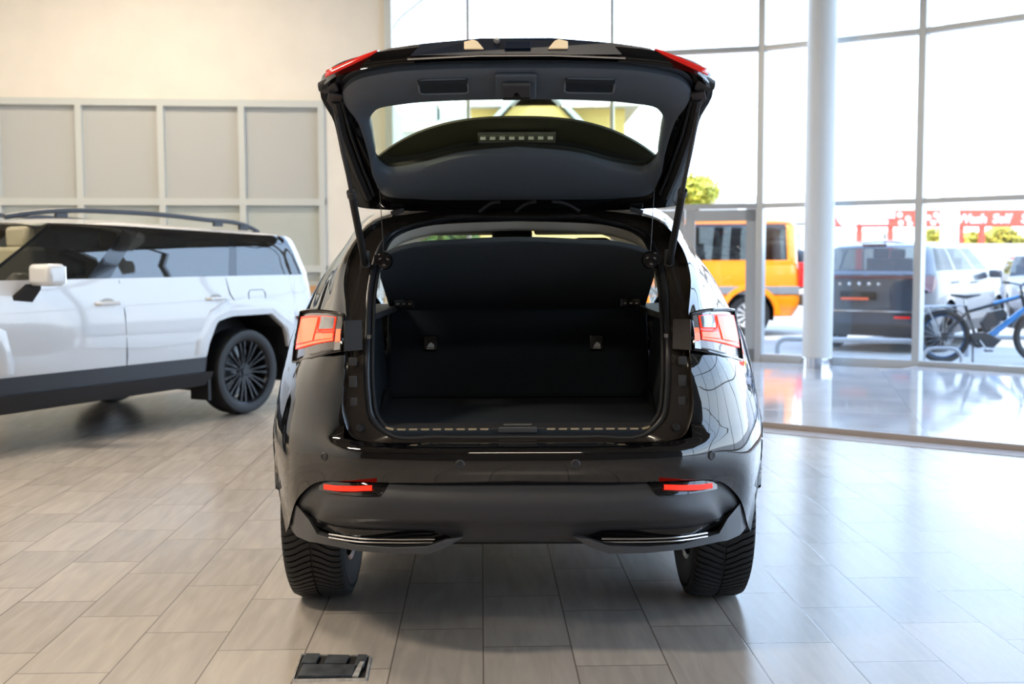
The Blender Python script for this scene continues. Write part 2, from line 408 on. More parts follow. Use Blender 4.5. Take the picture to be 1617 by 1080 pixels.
struct(build('trim_2', MB().prism([c0 + nk*.03, e1 + nk*.03, e1 + nk*.24, c0 + nk*.24], (0,0,.004)), M['border'], None, 0))
struct(build('trim_3', MB().prism([c0 + nk*.24, e1 + nk*.24, e1 + nk*.247, c0 + nk*.247], (0,0,.0045)), M['kerb'], None, 0))
# floor behind the platform, near the door, is the same polished pale stone
fp = [Vector((.2,9.7,0)), c0, be, Vector((4.55,12.8,0)), Vector((2.95,13.75,0)), Vector((1.2,14.15,0)), Vector((-.6,14.25,0))]
struct(build('trim_4', MB().prism([(v.x, v.y, .001) for v in fp], (0,0,.005)), M['marble'], None, 0))

# floor box with its broken lid
fb = empty('floor_box', (-.52, 3.42, 0), 'small dark rectangular floor box with chipped silver rim in the tiles', 'floor box')
P = [at(463,1074,3), at(578,1072,3), at(584,1039,3), at(477,1038,3)]
def gnd(px, py, z=0):
    d_ = CAM_ROT @ Vector(((px-808.5)/1740, (540-py)/1740, -1)); t = (z-CAM_H)/d_.z; return Vector((d_.x*t, d_.y*t, z))
A_, B_, C_, D_ = gnd(461,1077), gnd(579,1075), gnd(586,1038), gnd(475,1036)
M['silver_rim'] = mat('chipped_rim', (.75,.74,.72), .25, .6, noise=(60,.25))
M['box_lid'] = mat('box_lid', (.055,.062,.07), .35, noise=(25,.4))
M['box_dark'] = mat('box_inside', (.008,.009,.011), .6)
def quad(mb, a, b, c, d_, z, h): mb.prism([(v.x, v.y, z) for v in (a, b, c, d_)], (0,0,h))
rim = MB(); cen = (A_+B_+C_+D_)/4; sh = lambda p, k: cen + (p-cen)*k
for (a, b) in ((A_,B_),(B_,C_),(C_,D_),(D_,A_)):
    quad(rim, a, b, sh(b,.955), sh(a,.955), .0, .008)
build('rim', rim, M['silver_rim'], fb, 0)
lid = MB(); quad(lid, sh(A_,.95), sh(B_,.95), sh(C_,.95), sh(D_,.95), 0, .004); build('well', lid, M['box_dark'], fb, 0)
lm = MB(); l = lambda a, b, t: a + (b-a)*t
def uv(u, v): return l(l(A_,B_,u), l(D_,C_,u), v)
for (u0,u1,v0,v1,h) in ((.07,.80,.08,.52,.010),(.06,.26,.55,.93,.013),(.38,.68,.55,.90,.012),(.80,.93,.45,.92,.013)):
    quad(lm, uv(u0,v0), uv(u1,v0), uv(u1+.02,v1), uv(u0+.02,v1), .004, h)
build('lid', lm, M['box_lid'], fb, 0, bevel=.002)
build('torn_flap', MB().prism([uv(.80,.08)+Vector((0,0,.006)), uv(.88,.06)+Vector((0,0,.006)), uv(.93,.5)+Vector((0,0,.02)), uv(.88,.5)+Vector((0,0,.02))], (0,0,.004)), M['silver_rim'], fb, 0)
# ================================================================ WHEELS (axle along x, outer face towards +x)
def make_wheel(parent, c, rad, wid, rim_r, M4, spokes=10, rim_mat=None, tread=True, twin=False, tag_red=False):
    """M4 turns wheel space (axle +x outward) into the space of the parent"""
    rim_mat = rim_mat or M['alloy']; h = wid/2; T = lambda mb: mb.xf(Matrix.Translation(Vector(c)) @ M4)
    rm = MB()
    rm.lathe([(rim_r, -h*.92),(rim_r*.93,-h*.85),(rim_r*.90,-h*.3),(rim_r*.90,h*.6),(rim_r*.95,h*.86),(rim_r*1.0,h*.93),(rim_r*1.02,h*.86),(rim_r*.985,h*.6),(rim_r*.985,-h*.7)], 64, axis='x')
    rm.disc((h*.35,0,0), rim_r*.24, h*.30, 'x', 32); rm.disc((h*.60,0,0), rim_r*.12, h*.14, 'x', 24)
    for k in range(5):
        a = 2*PI*k/5+.3; rm.disc((h*.62, rim_r*.17*math.cos(a), rim_r*.17*math.sin(a)), rim_r*.022, h*.1, 'x', 8)
    for k in range(spokes):
        a = 2*PI*k/spokes
        for da in ((-.11, .11) if twin else (0,)):
            q = MB(); w0 = rim_r*(.024 if twin else .05)
            P = []
            for (r_, x_, ww) in ((rim_r*.18, h*.60, w0*.9), (rim_r*.55, h*.74, w0*1.0), (rim_r*.95, h*.80, w0*1.5)):
                P.append([(x_, r_, -ww),(x_, r_, ww),(x_-h*.28, r_, ww*1.1),(x_-h*.28, r_, -ww*1.1)])
            q.grid(P, cv=True); q.xf(Matrix.Rotation(a+da, 4, 'X')); rm.add(q.v, q.f)
    w = build('wheel', T(rm), rim_mat, parent)
    ty = MB(); s = rad - rim_r
    prof = [(rim_r*.99,-h*.90),(rim_r+s*.15,-h*1.0),(rim_r+s*.5,-h*1.04),(rad-s*.16,-h*.99),(rad-.010,-h*.90),(rad-.002,-h*.72),(rad,-h*.3),(rad,h*.3),(rad-.002,h*.72),(rad-.010,h*.90),(rad-s*.16,h*.99),(rim_r+s*.5,h*1.04),(rim_r+s*.15,h*1.0),(rim_r*.99,h*.90)]
    if not tread:
        ty.lathe(prof, 64, axis='x')
    else:
        core = [(r-.008 if r > rad-.02 else r, x) for r, x in prof]; ty.lathe(core, 72, axis='x')
        nb = 84
        for k in range(nb):
            a = 2*PI*k/nb; da = 2*PI/nb*.36
            for sg in (-1, 1):
                pts = [(h*.03,0), (h*.30,.035), (h*.55,.078), (h*.74,.098), (h*.93,.115), (h*1.02,.125)]
                rows_t, rows_b = [], []
                for (x_, sw) in pts:
                    rr = rad if x_ < h*.75 else (rad-.008 if x_ < h*.95 else rad-.036)
                    A0 = a - sw - da*(.9+x_/h*.1); A1 = a - sw + da*(.9+x_/h*.1)
                    rows_t.append([(sg*x_, (rr-.013)*math.cos(A0), (rr-.013)*math.sin(A0)), (sg*x_, rr*math.cos(A0), rr*math.sin(A0)), (sg*x_, rr*math.cos(A1), rr*math.sin(A1)), (sg*x_, (rr-.013)*math.cos(A1), (rr-.013)*math.sin(A1))])
                ty.grid(rows_t)
    t = build('tyre', T(ty), M['tyre'], w, recalc=True, smooth=30)
    hb = MB().disc((-h*.5,0,0), rim_r*.78, .03, 'x', 40); build('brake_disc', T(hb), M['steel'], w)
    return w
MX = Matrix.Identity(4); MXn = Matrix.Rotation(PI, 4, 'Z')

# ================================================================ BLACK SUV WITH ITS TAILGATE OPEN
BL = empty('suv', (0, 4.21, 0), 'shiny black SUV seen from behind with open tailgate and empty boot', 'car')
fr_ = [(.86,7.6),(.56,7.95)]
R0 = [(0,3.42,.587),(.30,3.425,.587),(.557,3.47,.587),(.64,3.53,.575),(.735,3.64,.50),(.80,3.78,.365),(.875,4.25,.29),(.87,4.7,.28),(.865,5.3,.28),(.865,6.1,.28),(.87,6.6,.28),(.885,7.0,.29),(.84,7.6,.27),(.55,7.93,.25),(0,8.03,.25)]
R1 = [(0,3.40,.645),(.30,3.407,.645),(.557,3.455,.645),(.645,3.515,.64),(.748,3.61,.61),(.828,3.78,.54),(.898,4.25,.52),(.885,4.7,.5),(.88,5.3,.5),(.88,6.1,.5),(.89,6.6,.5),(.905,7.0,.52),(.86,7.6,.5),(.56,7.97,.5),(0,8.08,.5)]
R2 = [(0,3.408,.697),(.3,3.415,.697),(.557,3.462,.698),(.648,3.522,.70),(.748,3.62,.705),(.835,3.79,.70),(.908,4.25,.70),(.90,4.7,.68),(.895,5.3,.68),(.895,6.1,.68),(.905,6.6,.68),(.93,7.0,.70),(.875,7.6,.66),(.58,7.98,.66),(0,8.09,.66)]
R3 = [(0,3.47,.709),(.3,3.475,.709),(.557,3.488,.722),(.645,3.535,.745),(.742,3.63,.755),(.826,3.80,.77),(.905,4.25,.80),(.905,4.7,.8),(.90,5.3,.8),(.9,6.1,.8),(.905,6.6,.8),(.925,7.0,.80),(.87,7.6,.78),(.58,7.96,.78),(0,8.06,.78)]
R4 = [(0,3.6,.93),(.3,3.6,.93),(.557,3.525,.93),(.635,3.565,.93),(.708,3.65,.93),(.788,3.83,.925),(.893,4.25,.92),(.90,4.7,.92),(.895,5.3,.92),(.895,6.1,.92),(.895,6.6,.92),(.90,7.0,.90),(.83,7.6,.87),(.55,7.92,.85),(0,8.0,.85)]
R5 = [(0,3.6,1.0),(.3,3.6,1.0),(.557,3.56,1.02),(.622,3.605,1.02),(.68,3.69,1.02),(.742,3.86,1.02),(.87,4.26,1.01),(.875,4.7,1.0),(.87,5.3,.99),(.87,6.1,.96),(.865,6.6,.96),(.84,7.0,.96),(.76,7.55,.93),(.50,7.85,.90),(0,7.93,.90)]
R6 = [(0,3.6,1.1),(.3,3.6,1.1),(.560,3.61,1.10),(.605,3.66,1.10),(.66,3.76,1.105),(.72,3.92,1.10),(.83,4.28,1.09),(.84,4.7,1.065),(.835,5.3,1.04),(.83,6.1,1.01),(.80,6.6,1.0),(.74,7.0,1.0),(.68,7.45,.96),(.45,7.75,.93),(0,7.85,.93)]
KV, KR = 8, 4
HULL = surf([R0,R1,R2,R3,R4,R5,R6], KV, KR)
def keepB(i, j): return not (i >= 3*KR and j < 2*KV)
body = MB().grid(HULL, keepB)
ra = lambda a: .405
for cy_ in (4.21, 6.99): arch_cut(body, 1, (cy_, .37), ra, lambda p: p.x > .5)
G0 = R6[2:11]
G1 = [(.592,3.78,1.235),(.625,3.84,1.24),(.657,3.95,1.24),(.697,4.10,1.235),(.775,4.35,1.215),(.79,4.75,1.20),(.785,5.3,1.19),(.77,5.95,1.17),(.745,6.35,1.14)]
G2 = [(.575,3.93,1.345),(.597,3.98,1.35),(.615,4.06,1.352),(.640,4.18,1.352),(.69,4.42,1.345),(.71,4.8,1.34),(.705,5.3,1.34),(.695,5.8,1.33),(.67,6.15,1.29)]
G3 = [(.515,4.05,1.43),(.53,4.09,1.437),(.55,4.15,1.443),(.575,4.26,1.452),(.605,4.47,1.467),(.615,4.85,1.48),(.61,5.3,1.49),(.60,5.65,1.485),(.58,5.95,1.44)]
G4 = [(.38,4.09,1.462),(.40,4.12,1.472),(.42,4.2,1.485),(.44,4.3,1.50),(.46,4.5,1.53),(.47,4.9,1.56),(.47,5.3,1.57),(.46,5.6,1.56),(.44,5.9,1.50)]
G5 = [(0,4.11,1.478),(0,4.15,1.495),(0,4.22,1.515),(0,4.32,1.53),(0,4.52,1.57),(0,4.9,1.605),(0,5.3,1.615),(0,5.6,1.60),(0,5.93,1.53)]
GH = surf([G0,G1,G2,G3,G4,G5], KV, KR)
def zone(i, j):
    if KR*.5 <= i < KR*3-1 and j >= KV*3.1:
        v = j/KV
        if v < 7.9 and not (4.55 < v < 4.7) and not (6.0 < v < 6.15): return 'glass'
        if v < 7.9: return 'pillar'
    return 'paint'
body.grid(GH, lambda i, j: zone(i, j) == 'paint')
hood = [[Vector(R6[k]).lerp(Vector(c), t) + Vector((0, 0, .035*math.sin(t*PI/2))) for k, c in zip(range(10, 15), [(0,6.82,1.0),(0,7.1,1.01),(0,7.45,.99),(0,7.7,.95),(0,7.85,.93)])] for t in (0,.25,.5,.75,1)]
body.grid(hood); body.mirror()
shell = build('body_shell', body, M['black_paint'], BL, smooth=50)
for sx_ in (1,):
    g = MB().grid(GH, lambda i, j: zone(i, j) == 'glass'); GLS = M['privacy_glass']; g2 = MB(); g2.v = list(g.v); g2.f = list(g.f)
    build('side_window', g, GLS, BL, 60)
    for v_ in g2.v: pass
    g2.v = [Vector((-p.x, p.y, p.z)) for p in g2.v]; build('side_window', g2, GLS, BL, 60)
for sg in (-1, 1):
    for lo_, hi_ in ((4.4, 5.0), (5.8, 6.5)):
        pl = MB().grid(GH, lambda i, j: zone(i, j) == 'pillar' and lo_ < j/KV < hi_)
        pl.v = [Vector((sg*q.x, q.y, q.z)) for q in pl.v]; build('door_pillar', pl, M['gloss_black'], BL)
ws = [[(.79,6.6,1.0),(.4,6.77,1.01),(0,6.82,1.02)],[(.735,6.36,1.14),(.38,6.5,1.17),(0,6.55,1.19)],[(.66,6.15,1.29),(.35,6.23,1.34),(0,6.26,1.36)],[(.575,5.95,1.44),(.3,5.94,1.505),(0,5.94,1.527)]]
build('windscreen', MB().grid(surf(ws, 6, 6)).mirror(), M['car_glass_clear'], BL)
# wheel arch liners, flares, front lamps, underbody
fl_ = MB()
for cy_ in (4.21, 6.99):
    for sg in (-1, 1):
        fl_.lathe([(.425,.55),(.425,.86)], 28, (0,cy_,.37), 'x', PI*0+ .0, PI) if sg == 1 else None
arch = MB()
for cy_ in (4.21, 6.99):
    P = []
    for k in range(25):
        a = PI*k/24; P.append([(x_, cy_+.405*math.cos(a), .37+.405*math.sin(a)) for x_ in (.50,.80)])
    arch.grid(P)
    arch.add([(.50, cy_+.43*math.cos(PI*k/12), .37+.43*math.sin(PI*k/12)) for k in range(13)], [tuple(range(13))])
arch.box((0, 5.7, .33), (1.66, 3.6, .12)).box((0, 3.93, .44), (1.1,.34,.05)); arch.mirror()
build('wheel_arch_liner', arch, M['rubber'], BL)
ex = MB().tube([(.05,3.62,.385),(.02,3.9,.36),(.1,4.6,.33)], .03); ex.box((.14,3.72,.392),(.16,.2,.03))
build('exhaust', ex, M['steel'], BL)
HD = [q for r in surf([R0,R1,R2,R3,R4,R5,R6], 30, 14) for q in r if q.x > .6]
for sg in (-1, 1):
    for cy_ in (4.21, 6.99):
        pts = []
        for k in range(29):
            a = -.02 + (PI+.04)*k/28; yy, zz = cy_+.405*math.cos(a), max(.37+.405*math.sin(a), .30)
            c_ = sorted(HD, key=lambda p: (p.y-yy)**2 + (p.z-zz)**2)[:3]; pts.append((sg*(sum(q.x for q in c_)/3-.002), yy, zz))
        build('fender_lip', MB().tube(pts, .007, 8), M['gloss_black'], BL)
for sg in (-1, 1):
    build('headlight', MB().add([(sg*.86,7.52,.86),(sg*.60,7.90,.80),(sg*.60,7.92,.70),(sg*.89,7.50,.74)], [(0,1,2,3)]), M['clear_lens'], BL, solid=.02)
build('front_grille', MB().box((0,8.07,.55),(.8,.06,.42)), M['plastic'], BL, bevel=.02)
for sg in (-1, 1):
    mm = MB(); mm.lathe([(.001,-.05),(.075,-.045),(.09,0),(.08,.05),(.001,.06)], 20, (0,0,0), 'y'); mm.xf(Matrix.Translation((sg*.985,6.25,1.06)) @ Matrix.Diagonal((1.15,1,.9,1)))
    mm.box((sg*.90,6.27,1.01),(.10,.05,.03)); build('door_mirror', mm, M['black_paint'], BL)

# wheels
for sg in (-1, 1):
    for cy_ in (4.21, 6.99):
        make_wheel(BL, (sg*.742, cy_, .362), .362, .213, .225, MX if sg > 0 else MXn, 10, M['alloy'], tread=(cy_ < 5))

# lower bumper in matt plastic
V = [[(0,3.435,.589),(.3,3.442,.589),(.557,3.485,.589),(.63,3.545,.577),(.725,3.65,.502),(.785,3.79,.372)],
     [(0,3.392,.562),(.3,3.40,.562),(.50,3.435,.562),(.595,3.50,.552),(.69,3.60,.49),(.765,3.78,.372)],
     [(0,3.38,.485),(.3,3.39,.485),(.54,3.432,.485),(.625,3.50,.477),(.675,3.60,.45),(.73,3.79,.372)],
     [(0,3.415,.450),(.3,3.425,.450),(.56,3.470,.447),(.635,3.53,.440),(.685,3.62,.42),(.738,3.79,.364)],
     [(0,3.45,.398),(.3,3.455,.398),(.56,3.49,.400),(.63,3.56,.41),(.672,3.65,.39),(.722,3.80,.358)],
     [(0,3.54,.382),(.3,3.54,.382),(.56,3.57,.382),(.62,3.62,.385),(.66,3.70,.37),(.715,3.82,.35)]]
VD = [q for r in surf(V, 40, 24) for q in r]
def vy(x, z): return min(VD, key=lambda q: (q.x-x)**2 + (q.z-z)**2).y
def vpatch(sg, xs, top, bot, d, n=5): return MB().grid([[(sg*x, vy(x, top(x)+(bot(x)-top(x))*k/n)-d, top(x)+(bot(x)-top(x))*k/n) for x in xs] for k in range(n+1)])
lb = build('lower_bumper', MB().grid(surf(V, 8, 3)).mirror(), M['plastic'], BL, smooth=35)
for sg in (-1, 1):
    P = [(.795,3.79,.372,.020),(.752,3.68,.41,.055),(.695,3.60,.395,.038),(.655,3.535,.384,.014),(.52,3.445,.378,.010),(.40,3.415,.376,.010),(.285,3.400,.380,.013),(.225,3.40,.402,.012),(.175,3.415,.418,.002)]
    rows = []
    for (x, y, z, h) in P: rows.append([(sg*x, y, z-h), (sg*x, y, z+h), (sg*x, y+.09, z+h*.6), (sg*x, y+.09, z-h)])
    w_ = MB().grid([[Vector(r[k]) for r in rows] for k in range(4)], cu=True); w_.f.append(tuple(k*len(rows) for k in range(4)))
    wing = build('bumper_wing', w_, M['plastic_grey'], lb, smooth=25, bevel=.003)
    xs_ = [.205+.49*k/24 for k in range(25)]
    pk = vpatch(sg, xs_, lambda x: min(.437, .412+(x-.205)*.45) if x < .62 else .437+(x-.62)*.12, lambda x: max(.388, .412-(x-.205)*.45), .007); build('wing_recess', pk, M['gloss_black'], lb, 50)
    for z0, z1, xa_ in ((.4145,.4075,.262), (.4045,.3965,.268)):
        st = MB().tube(spl([(sg*.61,3.500,z1+.001),(sg*.52,3.452,z1+.001),(sg*.40,3.422,z0-.003),(sg*xa_,3.410,z0)], 5), .0034, 8); build('chrome_strip', st, M['chrome'], lb)
    rc = vpatch(sg, [.405+.245*k/16 for k in range(17)], lambda x: .588 if x < .56 else .588-(x-.56)*.16, lambda x: max(.588-(x-.405)*1.1, .553-(x-.43)*.05), .005); build('reflector_recess', rc, M['gloss_black'], lb, 50)
    rf = MB(); tp = [(.458,3.436),(.52,3.452),(.58,3.482),(.626,3.525)]
    dz = lambda x: .014*(x-.458)/.17; rf.grid([[(sg*x, y-.016, .584-dz(x)) for x, y in tp],[(sg*x, y-.024, .581-dz(x)) for x, y in tp],[(sg*x, y-.024, .570-dz(x)) for x, y in tp],[(sg*x, y-.014, .566-dz(x)) for x, y in tp],[(sg*x, y+.010, .566-dz(x)) for x, y in tp]], cu=False); build('bumper_reflector', rf, M['reflector'], lb, 60)
    for (x, y, z) in ((.180,3.400,.654),(.622,3.497,.662)):
        n_ = MB(); n_.lathe([(.001,0),(.008,0),(.009,.002),(.0125,.002),(.015,-.001)], 20, (0,0,0), 'y'); n_.xf(Matrix.Translation((sg*x, y-.003, z)) @ Matrix.Rotation(sg*(.03 if x < .3 else .6), 4, 'Z') @ Matrix.Rotation(PI,4,'Z'))
        build('parking_sensor', n_, M['plastic'], BL)

# frame of the boot opening
J = [(0,3.47,.709),(.30,3.475,.709),(.47,3.482,.710),(.532,3.492,.728),(.556,3.50,.78),(.558,3.52,.93),(.558,3.56,1.02),(.561,3.61,1.10),(.593,3.78,1.235),(.577,3.93,1.345),(.517,4.05,1.43),(.38,4.09,1.462),(0,4.11,1.478)]
W = [(0,3.53,.716),(.25,3.53,.717),(.42,3.533,.728),(.472,3.54,.780),(.486,3.545,.863),(.491,3.57,.983),(.495,3.62,1.05),(.499,3.67,1.11),(.507,3.83,1.224),(.498,3.95,1.313),(.465,4.05,1.383),(.30,4.10,1.437),(0,4.12,1.446)]
def half(pts, k=6): return spl(pts, k)
def mixp(a, b, t, off=(0,0,0)): return [Vector(p).lerp(Vector(q), t) + Vector(off) for p, q in zip(a, b)]
jr = [half(J), half(mixp(J, W, .04, (0,.002,0))), half(mixp(J, W, .09, (0,.020,0))), half(mixp(J, W, .5, (0,.002,.0))), half(mixp(J, W, .88, (0,-.014,0))), half(mixp(J, W, 1.1, (0,.03,0)))]
jamb = build('boot_frame', MB().grid(jr).mirror(), M['jamb_paint'], BL, smooth=35)
full = half(W, 6); loop = full + [Vector((-p.x, p.y, p.z)) for p in full[-2:0:-1]]
build('weatherstrip', MB().tube(loop, .0125, 10, closed=True), M['seal'], BL)
loop2 = [Vector((p.x*.965, p.y+.012, 1.1+(p.z-1.1)*.985)) for p in loop]
build('seal_lip', MB().tube(loop2, .007, 8, closed=True), M['rubber'], BL)
for sg in (-1, 1):
    build('frame_panel', MB().add([(sg*.560,3.555,1.095),(sg*.508,3.585,1.095),(sg*.503,3.555,1.0),(sg*.557,3.525,.998)], [(0,1,2,3)]), M['frame_panel'], jamb, 0, solid=.008)
    for z, s_ in ((.965,.018),(.90,.024),(.835,.018)):
        build('access_cap', MB().box((sg*.530,3.529,z),(.026,.01,s_*1.5)), M['plastic'], jamb, 0, bevel=.003)
    n_ = MB().lathe([(.001,-.012),(.010,-.012),(.013,-.006),(.014,.004)], 20, (sg*.508,3.508,.752), 'y'); build('rubber_stop', n_, M['rubber'], jamb)

# tail lamps
LT = [(.567,3.600,1.112),(.60,3.632,1.118),(.66,3.715,1.120),(.715,3.80,1.118),(.757,3.87,1.110)]
LM = [(.567,3.552,1.05),(.605,3.580,1.045),(.67,3.66,1.035),(.73,3.755,1.02),(.775,3.86,1.01)]
LBt = [(.567,3.538,1.0),(.61,3.565,.992),(.68,3.645,.97),(.74,3.745,.95),(.784,3.85,.935)]
for sg in (-1, 1):
    LG = surf([[Vector((sg*p[0], p[1], p[2])) for p in row] for row in (LT, LM, LBt)], 8, 6)
    def lp(u, v, d=0):     # u inner to outer, v top to bottom, d outwards
        p = bil(LG, v, u); return p + Vector((sg*.5*u, -1+.5*u, 0)).normalized()*d
    def patch(pts_fn, d, nu=10, nv=6): return MB().grid([[lp(*pts_fn(a/nu, b/nv), d) for a in range(nu+1)] for b in range(nv+1)])
    def rect(u0, u1, v0, v1, sk=0): return lambda a, b: (u0+(u1-u0)*a + sk*b, v0+(v1-v0)*b)
    lmp = build('tail_lamp', patch(rect(0,1,0,1), -.011, 20, 12), M['smoke_lens'], BL, 60, solid=.02, soff=0)
    build('lamp_bezel', MB().tube([lp(0,0,.004),lp(.25,-.0,.004),lp(.5,0,.004),lp(.75,0,.004),lp(1,0,.004),lp(1,.25,.004),lp(1,.5,.004),lp(1,.75,.004),lp(1,1,.004),lp(.75,1,.004),lp(.5,1,.004),lp(.25,1,.004),lp(0,1,.004),lp(0,.5,.004)], .006, 6, closed=True), M['gloss_black'], lmp)
    build('clear_edge', patch(rect(.015,.15,.06,.96), .006), M['clear_lens'], lmp, 60)
    build('red_edge_band', patch(rect(.03,.14,.36,.70), .009), M['orange_lit'], lmp, 60)
    build('red_field', patch(lambda a, b: (.19+.77*a, .09+(.57+.05*a)*b), .006), M['red_lit'], lmp, 60)
    build('bright_field', patch(rect(.52,.90,.13,.57,.02), .010), M['orange_lit'], lmp, 60)
    build('bright_field', patch(rect(.205,.50,.43,.57), .010), M['orange_lit'], lmp, 60)
    build('bright_bar', patch(lambda a, b: (.19+.70*a, .585+.055*b+.04*a), .010), M['orange_lit'], lmp, 60)
    build('reverse_lens', patch(rect(.22,.46,.10,.35), .011), M['clear_lens'], lmp, 60)
    build('red_curl', MB().tube([lp(.50,.12,.012),lp(.50,.27,.012),lp(.46,.37,.012),lp(.38,.42,.012),lp(.20,.42,.012)], .0035, 6), M['red_lit'], lmp)

# boot interior
tr = MB(); tr.box((0,4.05,.725),(1.02,1.04,.03)); build('cargo_floor', tr, M['carpet'], BL, 0, bevel=.004)
sb = MB().prism([(-.53,4.36,.74),(.53,4.36,.74),(.53,4.50,1.12),(-.53,4.50,1.12)], (0,.12,0)); seat = build('rear_seat_back', sb, M['carpet'], BL, 0, bevel=.02)
for sg in (-1, 1):
    s_ = [[(sg*.47,3.56,.74),(sg*.50,3.9,.74),(sg*.52,4.45,.74)],[(sg*.475,3.56,.80),(sg*.515,3.9,.84),(sg*.53,4.45,.84)],[(sg*.484,3.57,.98),(sg*.54,3.9,1.0),(sg*.55,4.45,1.0)],[(sg*.495,3.66,1.105),(sg*.55,3.95,1.10),(sg*.56,4.5,1.10)]]
    build('boot_side_trim', MB().grid(surf(s_, 5, 4)), M['carpet'], BL, solid=.01)
    ledge = MB().prism([(sg*.475,3.70,1.092),(sg*.47,4.1,1.092),(sg*.47,4.5,1.092),(sg*.60,4.5,1.092),(sg*.55,3.70,1.092)], (0,0,.02)); build('shelf_ledge', ledge, M['plastic'], BL, 0)
    x0 = -.35 if sg < 0 else .318
    build('tether_anchor', MB().box((x0,4.430,.957),(.056,.03,.062)), M['gloss_black'], seat, 0, bevel=.004)
    pr = MB().prism([(x0-.013,4.413,.940),(x0+.016,4.413,.940),(x0+.014,4.413,.952),(x0+.003,4.413,.960),(x0-.004,4.413,.956)], (0,-.002,0)); pr.box((x0+.001,4.412,.935),(.03,.002,.003))
    build('seat_symbol', pr, M['white_print'], seat, 0)
    build('side_hook', MB().box((sg*.486,3.60,1.04),(.012,.02,.012)), M['steel'], BL, 0)
sill = MB().prism([(-.43,3.545,.735),(.43,3.545,.735),(.46,3.60,.745),(-.46,3.60,.745)], (0,0,.010)); sl = build('sill_trim', sill, M['plastic'], BL, 0, bevel=.003)
for sg in (-1, 1):
    for k in range(9):
        x = sg*(.108 + k*.0385); zz = .7415 + (.004 if k == 8 else 0)
        build('sill_slot', MB().box((x,3.541,zz),(.026,.006,.0065), Matrix.Rotation(-sg*.25 if k == 8 else 0, 3, 'Y')), M['tan'], sl, 0)
stk = MB().box((0,3.535,.742),(.125,.02,.018)); sk = build('striker_plate', stk, M['plastic_grey'], sl, 0, bevel=.003)
build('striker_bar', MB().tube([(-.045,3.56,.748),(-.045,3.54,.757),(.045,3.54,.757),(.045,3.56,.748)], .004, 8), M['chrome'], sl)

# tilted parcel shelf, its cords and clips
sh_t = [(-.498,3.86,1.295),(-.40,3.84,1.335),(-.2,3.83,1.355),(0,3.83,1.362),(.2,3.83,1.355),(.40,3.84,1.335),(.498,3.86,1.295)]
sh_m = [(x*1.0, y+.10, z-.09) for x, y, z in sh_t]
sh_b = [(-.50,4.33,1.10),(-.40,4.34,1.10),(-.2,4.34,1.10),(0,4.34,1.10),(.2,4.34,1.10),(.40,4.34,1.10),(.50,4.33,1.10)]
shelf = build('parcel_shelf', MB().grid([spl(sh_t,4), spl(mixp(sh_t,sh_b,.06,(0,-.004,0)),4), spl(mixp(sh_t,sh_b,.5),4), spl(sh_b,4)]), M['shelf'], BL, 40, solid=.02, bevel=.004)
for sg in (-1, 1):
    cp = MB(); cp.lathe([(.001,-.014),(.026,-.012),(.031,0)], 24, (0,0,0), 'y'); cp.box((sg*.020,0,.004),(.025,.02,.035))
    cp.xf(Matrix.Translation((sg*.462,3.835,1.287)))
    ck = build('cord_clip', cp, M['gloss_black'], shelf)
    for (dx, dz) in ((-.012,.008),(.014,.006),(.002,-.014)):
        build('clip_stud', MB().box((sg*.462+dx,3.820,1.287+dz),(.009,.006,.004), Matrix.Rotation(dx*40,3,'Y')), M['steel'], ck if False else shelf, 0)
    build('shelf_catch', MB().box((sg*.435,4.235,1.124),(.078,.02,.034)), M['gloss_black'], shelf, 0, bevel=.003)
    for dx in (-.022, 0, .022): build('catch_stud', MB().box((sg*.435+dx,4.223,1.122),(.010,.004,.005)), M['steel'], shelf, 0)
    build('shelf_cord', MB().tube([(sg*.468,3.84,1.31),(sg*.50,3.90,1.50),(sg*.53,3.97,1.57)] if False else [(sg*.462,3.835,1.31),(sg*.478,3.86,1.545)], .0014, 6), M['plastic'], BL)

# cabin seen through the opening
hl = []
prof = lambda k, y, dz: [(.56*k,y,1.29+dz),(.575*k,y,1.34+dz),(.53*k,y,1.40+dz),(.42*k,y,1.445+dz),(.22*k,y,1.462+dz),(0,y,1.466+dz)]
ow0 = [(.492,3.86,1.23),(.487,3.955,1.308),(.458,4.06,1.372),(.36,4.10,1.410),(.20,4.115,1.426),(0,4.125,1.432)]
ow = [(x, y+.035, z-.030) for x, y, z in ow0]
hl = [ow0, ow, prof(.97,4.30,-.012), prof(1.03,4.7,.02), prof(1.08,5.2,.05), prof(1.05,5.6,.05), prof(.98,5.92,-.012)]
build('headliner', MB().grid(surf([[Vector(p) for p in r] for r in hl], 3, 4)).mirror(), M['cream'], BL, 60)
for sg in (-1, 1):
    dp = [[(sg*.485,3.70,1.105),(sg*.493,3.84,1.224),(sg*.488,3.955,1.308)],[(sg*.53,4.0,1.105),(sg*.555,4.15,1.22),(sg*.56,4.30,1.31)]]
    build('pillar_trim', MB().grid(surf(dp, 4, 4)), M['cream'], BL, 60)
    build('pillar_trim', MB().prism([(sg*.70,4.95,1.05),(sg*.70,5.08,1.05),(sg*.60,5.06,1.43),(sg*.60,4.97,1.43)], (-sg*.03,0,0)), M['cream'], BL)
    build('sun_visor', MB().box((sg*.30,5.86,1.445),(.42,.10,.05)), M['grey_visor'], BL, bevel=.015)
    hr = MB(); hr.box((sg*.36,5.35,1.27 if sg < 0 else 1.295),(.20,.11,.20)); build('headrest', hr, M['shelf'], BL, bevel=.04, bseg=4)
    fs = MB(); fs.box((sg*.36,5.35,.88),(.48,.16,.6)); build('front_seat', fs, M['cabin_beige'], BL, bevel=.05, bseg=3)
build('roof_console', MB().box((0,5.80,1.46),(.20,.16,.04)), M['grey_visor'], BL, bevel=.01)
